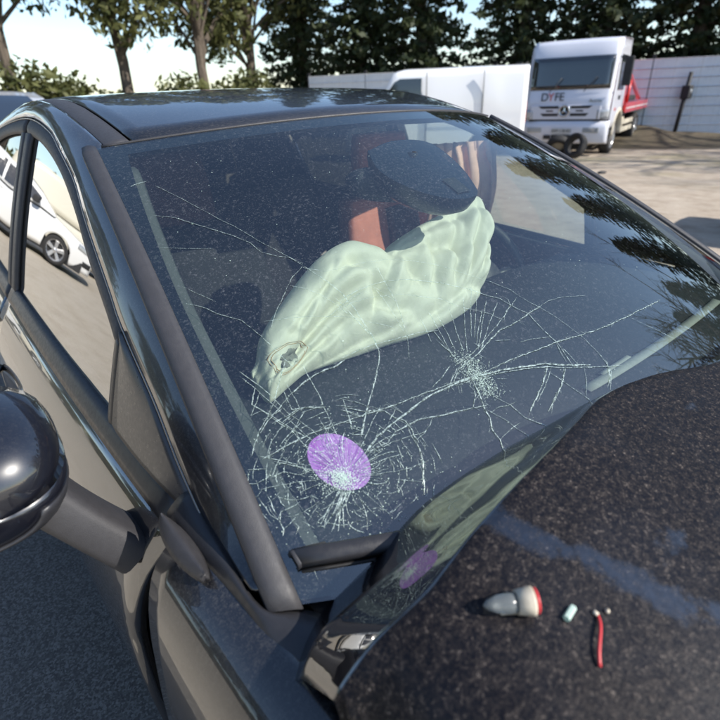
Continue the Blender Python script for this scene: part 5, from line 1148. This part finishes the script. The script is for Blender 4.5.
    for s in (-1, 1):
        MB().box(s*.80-.22, s*.80+.22, -.075, -.04, .68, .82).build('fog_lamp', 'lamp', B, bevel=.03)
        MB().box(s*.40-.10, s*.40+.10, -.092, -.07, .50, .61).build('bumper_inlet', 'ink', B)
    MB().box(-.27, .27, -.092, -.07, .50, .62).build('bumper_inlet', 'ink', B)
    PL = MB().box(-.27, .27, -.098, -.082, .66, .80).build('number_plate', 'plate', B)
    text_obj('AW·118·AV', 'ink', PL, .115, (0, -.101, .692), (R(90), 0, 0), 'plate_lettering')
    text_obj('D', 'ink', r, .30, (-.62, .02, 1.52), (R(86), 0, 0)); text_obj('Y', 'ink_red', r, .30, (-.44, .02, 1.52), (R(86), 0, 0)); text_obj('FE', 'ink', r, .30, (-.20, .02, 1.52), (R(86), 0, 0))
    text_obj('Actros', 'chrome', r, .13, (.80, .012, 1.47), (R(86), 0, 0))
    # flank seen to the right of the front is the truck's left side (+x): lettering on the door
    text_obj('DYFE', 'ink', r, .16, (hw+.012, .95, 1.50), (R(90), 0, R(90))); text_obj('24/7', 'ink_red', r, .11, (hw+.012, .60, 1.22), (R(90), 0, R(90)))
    # chassis, wheels, guards, flatbed
    MB().box(-.45, .45, .3, 7.4, .62, .90).build('chassis_rail', 'chassis', r, bevel=.02)
    for s in (-1, 1):
        w = wheel(r, (s*1.02, 1.38, .50), r=.50, w=.30, sgn=s, spokes=10)
        wheel(r, (s*1.00, 5.35, .50), r=.50, w=.42, sgn=s, spokes=10)
        for k in range(2): MB().box(s*1.16-.03, s*1.16+.03, 2.25, 4.55, .52+.22*k, .66+.22*k).build('side_guard', 'box_beige', r, bevel=.015)
        MB().box(s*.95-.16, s*.95+.16, 2.3, 3.3, .55, .95).build('tool_box', 'box_beige', r, bevel=.02)
    bed = MB().box(-1.25, 1.25, 2.05, 8.1, 1.16, 1.32).build('flatbed_deck', 'red', r, bevel=.015)
    for s in (-1, 1):
        MB().box(s*1.26-.02, s*1.26+.02, 2.1, 8.1, 1.10, 1.38).build('deck_side_rail', 'red', bed, bevel=.01)
        MB().box(s*1.285-.003, s*1.285+.003, 2.2, 7.8, 1.21, 1.245).build('reflective_strip', 'plate', bed)
        MB().tube([(s*1.1, 2.2, 1.32), (s*1.1, 2.25, 2.35), (s*1.1, 5.6, 1.45)], .07, 8).build('loader_arm', 'red', bed, True)
        MB().tube([(s*1.1, 3.2, 1.34), (s*1.1, 3.3, 2.0)], .05, 8).build('loader_post', 'red', bed, True)
    MB().box(-1.2, 1.2, 2.10, 2.22, 1.32, 2.5).build('headboard', 'red', bed, bevel=.02)
    MB().box(-.5, .9, 2.5, 3.1, 1.33, 1.72).build('winch', 'chassis', bed, bevel=.04)
    MB().box(.6, 1.15, 3.4, 4.6, 1.40, 1.56).build('tool_tray', 'chassis', bed, bevel=.03)
    return r
truck()
# ------------------------------------------------------------------ loose tyres in front of the truck
def tyre(loc, rot, label):
    r = .315; h = .105
    prof = [(-h*.80, r*.62), (-h*.98, r*.74), (-h, r*.86), (-h*.82, r*.97), (-h*.4, r), (h*.4, r), (h*.82, r*.97), (h, r*.86), (h*.98, r*.74), (h*.80, r*.62), (h*.5, r*.64), (-h*.5, r*.64)]
    o = MB().lathe(prof, 36, closed=True).build('loose_tyre', 'tyre', None, True); o.location = loc; o.rotation_euler = rot
    tag(o, label, 'tyre', 'loose tyres by the truck'); return o
tyre((12.75, 7.42, .300-.22), (0, R(18), R(-12)), 'worn tyre leaning upright in front of the truck bumper')
t = tyre((12.95, 8.02, .245-.22), (0, R(38), R(205)), 'second tyre slumped behind the leaning one, showing its hole')
MB().lathe([(-.08, .19), (-.05, .12), (-.04, .001)], 24).build('steel_rim', 'box_beige', t, True)
k = MB().lathe([(0, .001), (.005, .10), (.03, .09), (.045, .05), (.05, .001)], 9, 'z').build('dirt_clod', 'chassis', None, True); k.location = (11.0, 5.7, slope(11, 5.7)); k.scale = (1.5, .8, 1); tag(k, 'small dark clod lying on the sunlit dirt before the truck', 'debris')
# ------------------------------------------------------------------ fence of horizontal metal boards
def fence():
    A, B = Vector((14.5, 22.0, 0)), Vector((27.5, -3.0, 0)); d = (B-A); L = d.length; d.normalize(); rz = math.atan2(d.y, d.x)
    r = empty('metal_fence', (A.x, A.y, -.45), rz); tag(r, 'tall galvanised fence of horizontal metal boards behind the truck', 'fence')
    nb = 8; npan = 10; step = L/npan; me = None
    for i in range(npan):
        for j in range(nb):
            if me is None:
                mb = MB(); mb.add([(0, 0, 0), (step-.03, 0, 0), (step-.03, .02, .03), (0, .02, .03), (0, .02, .27), (step-.03, .02, .27), (step-.03, 0, .295), (0, 0, .295)], [(0, 1, 2, 3), (3, 2, 5, 4), (4, 5, 6, 7)])
                o = mb.build('board', 'fence', r); m_ = o.modifiers.new('solid', 'SOLIDIFY'); m_.thickness = .01; me = o
            else:
                o = me.copy(); link(o, r)
            o.location = (i*step+.015, 0, .25+.31*j)
    for i in range(npan+1): MB().box(i*step-.06, i*step+.06, .03, .15, 0, 2.85).build('post', 'chassis', r, bevel=.01)
    return r, A, d
FN, FA, FD_ = fence()
def lamp_post():
    p = Vector((21.2, 8.35, 0)); r = empty('lamp_post', (p.x, p.y, -.40)); tag(r, 'dark leaning post with a lamp box in front of the metal fence', 'post')
    MB().tube([(0, 0, 0), (.10, -.1, 2.2)], .07, 10).build('pole', 'chassis', r, True)
    MB().box(-.05, .30, -.22, .06, 1.35, 1.78).build('lamp_box', 'chassis', r, bevel=.03)
    MB().lathe([(-.235, .001), (-.235, .06), (-.22, .07)], 16, 'y', (.12, 0, 1.60)).build('lens', 'lamp', r, True)
lamp_post()
def mound():
    rows = []
    for i, x in enumerate(lin(-6, 7, 30)):
        rows.append([(x, y, max(-.05, .55*math.exp(-(y/1.5)**2)*(.7+.3*math.sin(x*1.1))*(1-abs(x/7.2)**4)+.05*math.sin(3*x+2*y)*math.exp(-(y/1.5)**2)-.03)) for y in lin(-3.2, 3.2, 16)])
    o = panel('earth_bank', rows, 'earth', None, -1, (0, 0, 1), 0); o.location = (22.3, 6.0, -.38); o.rotation_euler = (0, 0, math.atan2(FD_.y, FD_.x)); tag(o, 'low bank of earth in front of the fence, coloured dark for tree shade', None, None, 'structure')
k = N('shade_toned_earth'); g_ = k.noise(3, 5, .65); M['earth'] = k.done(k.pbr(Base__Color=k.ramp(g_, [(.3, (.055, .045, .03)), (.6, (.12, .095, .06)), (.8, (.13, .13, .05))]), Roughness=.95, Normal=k.bump(k.noise(18, 5, .7), .8, .05)))  # earth and moss tones, with the tree shade painted into the dark colour
mound()
# ------------------------------------------------------------------ trees
def leaf_cloud(v, f, c, n, rad, size, rg, flat=1.):
    for _ in range(n):
        d = rg.normal(size=3); d /= np.linalg.norm(d); p = np.array(c)+d*np.array([rad, rad, rad*flat])*rg.random()**.45
        a = rg.normal(size=3); a /= np.linalg.norm(a); b = np.cross(a, rg.normal(size=3)); b /= np.linalg.norm(b)
        s = size*rg.uniform(.5, 1.3); k = len(v)
        v += [p-a*s, p+b*s*.45, p+a*s, p-b*s*.45]; f.append((k, k+1, k+2, k+3))
def conifer_mesh(h, w, seed):
    rg = np.random.default_rng(seed); v, f = [], []; br = MB()
    br.tube([(0, 0, 0), (.05, .03, h*.5), (0, 0, h*.97)], [h*.022, h*.014, .015], 8)
    nl = int(h*2.3)
    for i in range(nl):
        z = h*(.10+.88*(i/nl)); R0 = w*(1-(z/h))**.75*rg.uniform(.75, 1.1)+.15
        nb = rg.integers(6, 9); a0 = rg.uniform(0, 6.3)
        for k in range(nb):
            a = a0+2*math.pi*k/nb+rg.uniform(-.3, .3); Lb = R0*rg.uniform(.65, 1.1); dz = -Lb*rg.uniform(.05, .35)
            tip = (Lb*math.cos(a), Lb*math.sin(a), z+dz); br.tube([(0, 0, z), (tip[0]*.5, tip[1]*.5, z+dz*.25), tip], [.04, .025, .008], 5, False)
            for q in lin(.25, 1., max(3, int(Lb*2.6))):
                leaf_cloud(v, f, (tip[0]*q, tip[1]*q, z+dz*q*q), int(12+6*q), .30+.16*Lb*(1-q), .17, rg, .45)
    return v, f, br
def tree(name, label, loc, parts, group, rz=0.):
    r = empty(name, loc, rz); tag(r, label, 'tree', group)
    for nm, me in parts:
        o = bpy.data.objects.new(nm, me); link(o, r)
    return r
def me_of(v, f, mat, nm):
    me = bpy.data.meshes.new(nm); me.from_pydata([tuple(map(float, p)) for p in v], [], f); me.materials.append(M[mat]); me.update(); return me
con = []
for h, w, sd in ((13, 2.9, 1), (10.5, 2.5, 2)):
    v, f, br = conifer_mesh(h, w, sd); con.append([('crown', me_of(v, f, 'needles', 'crown')), ('trunk', me_of(br.v, br.f, 'bark', 'trunk'))])
CN = ['behind the white van', 'second behind the white van', 'behind the truck cab', 'behind the gap between cab and flatbed', 'behind the flatbed', 'behind the lamp post', 'right of the lamp post', 'behind the fence end', 'right past the fence end', 'second past the fence end', 'third past the fence end', 'last one at the far right']
for i, nm in enumerate(CN):
    u = i/11; x, y = 17.5+13.5*min(1, u*1.25)+rng.uniform(-.8, .8), 26.5-38*u+rng.uniform(-.6, .6)
    o = tree('conifer_tree', 'dark conifer '+nm, (x, y, -.5), con[(0, 1, 0, 0, 1, 0, 0)[i % 7]], 'conifers behind the fence', i*1.3); o.scale = (1.15, 1.15, rng.uniform(.92, 1.15))
def broad_mesh(h, w, seed, mat):
    rg = np.random.default_rng(seed); v, f = [], []; br = MB()
    br.tube([(0, 0, 0), (.1, .0, h*.3), (0, .1, h*.55)], [.22, .17, .10], 8)
    for i in range(26):
        a = rg.uniform(0, 6.3); el = rg.uniform(.1, 1.4); L = w*rg.uniform(.5, 1.)
        st = np.array([0, 0, h*rg.uniform(.25, .5)]); tip = st+np.array([L*math.cos(a)*math.cos(el), L*math.sin(a)*math.cos(el), (h-st[2])*.9*math.sin(el)])
        br.tube([st, st*.5+tip*.5+np.array([0, 0, .2]), tip], [.07, .04, .015], 5, False)
        leaf_cloud(v, f, tip, 110, w*.30, .15, rg, .8); leaf_cloud(v, f, st*.45+tip*.55, 60, w*.24, .14, rg, .8)
    return v, f, br
def bush_mesh(seed):
    rg = np.random.default_rng(seed); v, f = [], []; br = MB()
    for i in range(12):
        a = rg.uniform(0, 6.3); r_ = rg.uniform(.2, 1.6); tip = np.array([r_*math.cos(a), .6*r_*math.sin(a), rg.uniform(.8, 2.5)])
        br.tube([(0, 0, 0), tip*.5+np.array([0, 0, .2]), tip], [.05, .03, .01], 5, False); leaf_cloud(v, f, tip, 150, .95, .14, rg, .9); leaf_cloud(v, f, tip*.5, 70, .8, .14, rg, .8)
    return v, f, br
v, f, br = bush_mesh(9); bus = [('foliage', me_of(v, f, 'leaf', 'foliage')), ('stems', me_of(br.v, br.f, 'bark', 'stems'))]
HN = ['at the far left end of the hedge', 'second from the left in the hedge', 'third from the left in the hedge', 'fourth from the left in the hedge', 'fifth from the left in the hedge', 'sixth from the left, behind the silver car', 'seventh from the left, behind the roof', 'eighth from the left, behind the roof', 'ninth from the left, behind the roof', 'tenth from the left, before the white van', 'eleventh from the left, behind the white van', 'last of the hedge, behind the white van']
for i, nm in enumerate(HN):
    x = -18+2.75*i; y = 23.6+.5*math.sin(i*2.3); o = empty('hedge_bush', (x, y, slope(x, y)-.05), i*2.6 if i % 2 else 0); tag(o, 'olive green bush '+nm, 'bush', 'hedge bushes under the olive trees'); o.scale = (1.2, 1.2, .95+.2*math.sin(i*1.9))
    for n_, me in bus: link(bpy.data.objects.new(n_, me), o)
v, f, br = broad_mesh(7.5, 2.9, 5, 'leaf'); bro = [('crown', me_of(v, f, 'leaf', 'crown')), ('trunk', me_of(br.v, br.f, 'bark', 'trunk'))]
BN = ['far left beyond the cream van', 'second from the left in the back row', 'third from the left in the back row', 'behind the silver car', 'behind the near end of the black roof', 'above the middle of the black roof', 'above the far end of the black roof', 'left of the white van', 'behind the white van']
for i, nm in enumerate(BN):
    p = (-15+3.7*i, 26+1.5*math.sin(i*1.7), slope(-15+3.7*i, 26)-.1)
    tree('broadleaf_tree', 'olive green tree '+nm, p, bro, 'olive trees along the back of the yard', i*2.1).scale = (1.3, 1.3, 1.45)
LN = ['nearest the camera on the left boundary', 'second along the left boundary', 'third along the left boundary', 'fourth along the left boundary', 'fifth along the left boundary', 'sixth along the left boundary', 'last along the left boundary']
for i, nm in enumerate(LN):
    p = (-21.5-1.2*math.sin(i*2.1), -4+4.4*i, slope(-21, -4+4.4*i)-.1)
    tree('broadleaf_tree', 'olive green tree '+nm, p, bro, 'olive trees along the left boundary', i*1.7).scale = (1.25, 1.25, 1.15)
    for k in (0, 1):
        q = (-19.6+.5*math.sin(i*3+k), -5+4.4*i+2.2*k, slope(-20, 0)-.05); o = empty('hedge_bush', q, 1.57+3.14*k); tag(o, 'olive green bush under the tree '+nm+(', farther one' if k else ', nearer one'), 'bush', 'hedge bushes along the left boundary'); o.scale = (1.2, 1.2, 1.0)
        for n_, me in bus: link(bpy.data.objects.new(n_, me), o)
def bare_mesh(h, seed):
    rg = np.random.default_rng(seed); br = MB()
    def grow(p, d, L, r, lev):
        n = 5; pts = [p]; dd = d.copy()
        for i in range(n):
            dd = dd+rg.normal(size=3)*.10+np.array([0, 0, .04]); dd /= np.linalg.norm(dd); pts.append(pts[-1]+dd*L/n)
        br.tube(pts, [r*(1-.6*i/n) for i in range(n+1)], 7 if lev < 2 else 4, False)
        if lev >= 4 or L < .25: return
        for k in range(rg.integers(3, 6)):
            i = rg.integers(1, n+1); a = rg.normal(size=3); a -= dd*(a@dd); a /= np.linalg.norm(a)
            grow(pts[i], dd*rg.uniform(.55, .9)+a*rg.uniform(.5, .85), L*rg.uniform(.45, .72), r*.5, lev+1)
    p = np.array([0., 0, 0]); grow(p, np.array([0, 0, 1.]), h*.45, h*.018, 0)
    for k in range(4):
        a = rg.uniform(0, 6.3); grow(np.array([0, 0, h*(.22+.05*k)]), np.array([.6*math.cos(a), .6*math.sin(a), .8]), h*.42, h*.009, 1)
    return br
bm = [bare_mesh(15, 3), bare_mesh(13, 8)]; bms = [[('trunk', me_of(b.v, b.f, 'bark', 'bare_branches'))] for b in bm]
for i, (p, q, lb) in enumerate([((23.0, -4.6, -.4), 0, 'leafless tree with bare limbs to the right of the yard'), ((20.0, -7.2, -.4), 1, 'smaller leafless tree beside the bare one on the right'), ((26., -9.0, -.4), 0, 'leafless tree farther back on the right')]):
    tree('bare_tree', lb, p, bms[q], 'leafless trees at the right edge', i*2.4)
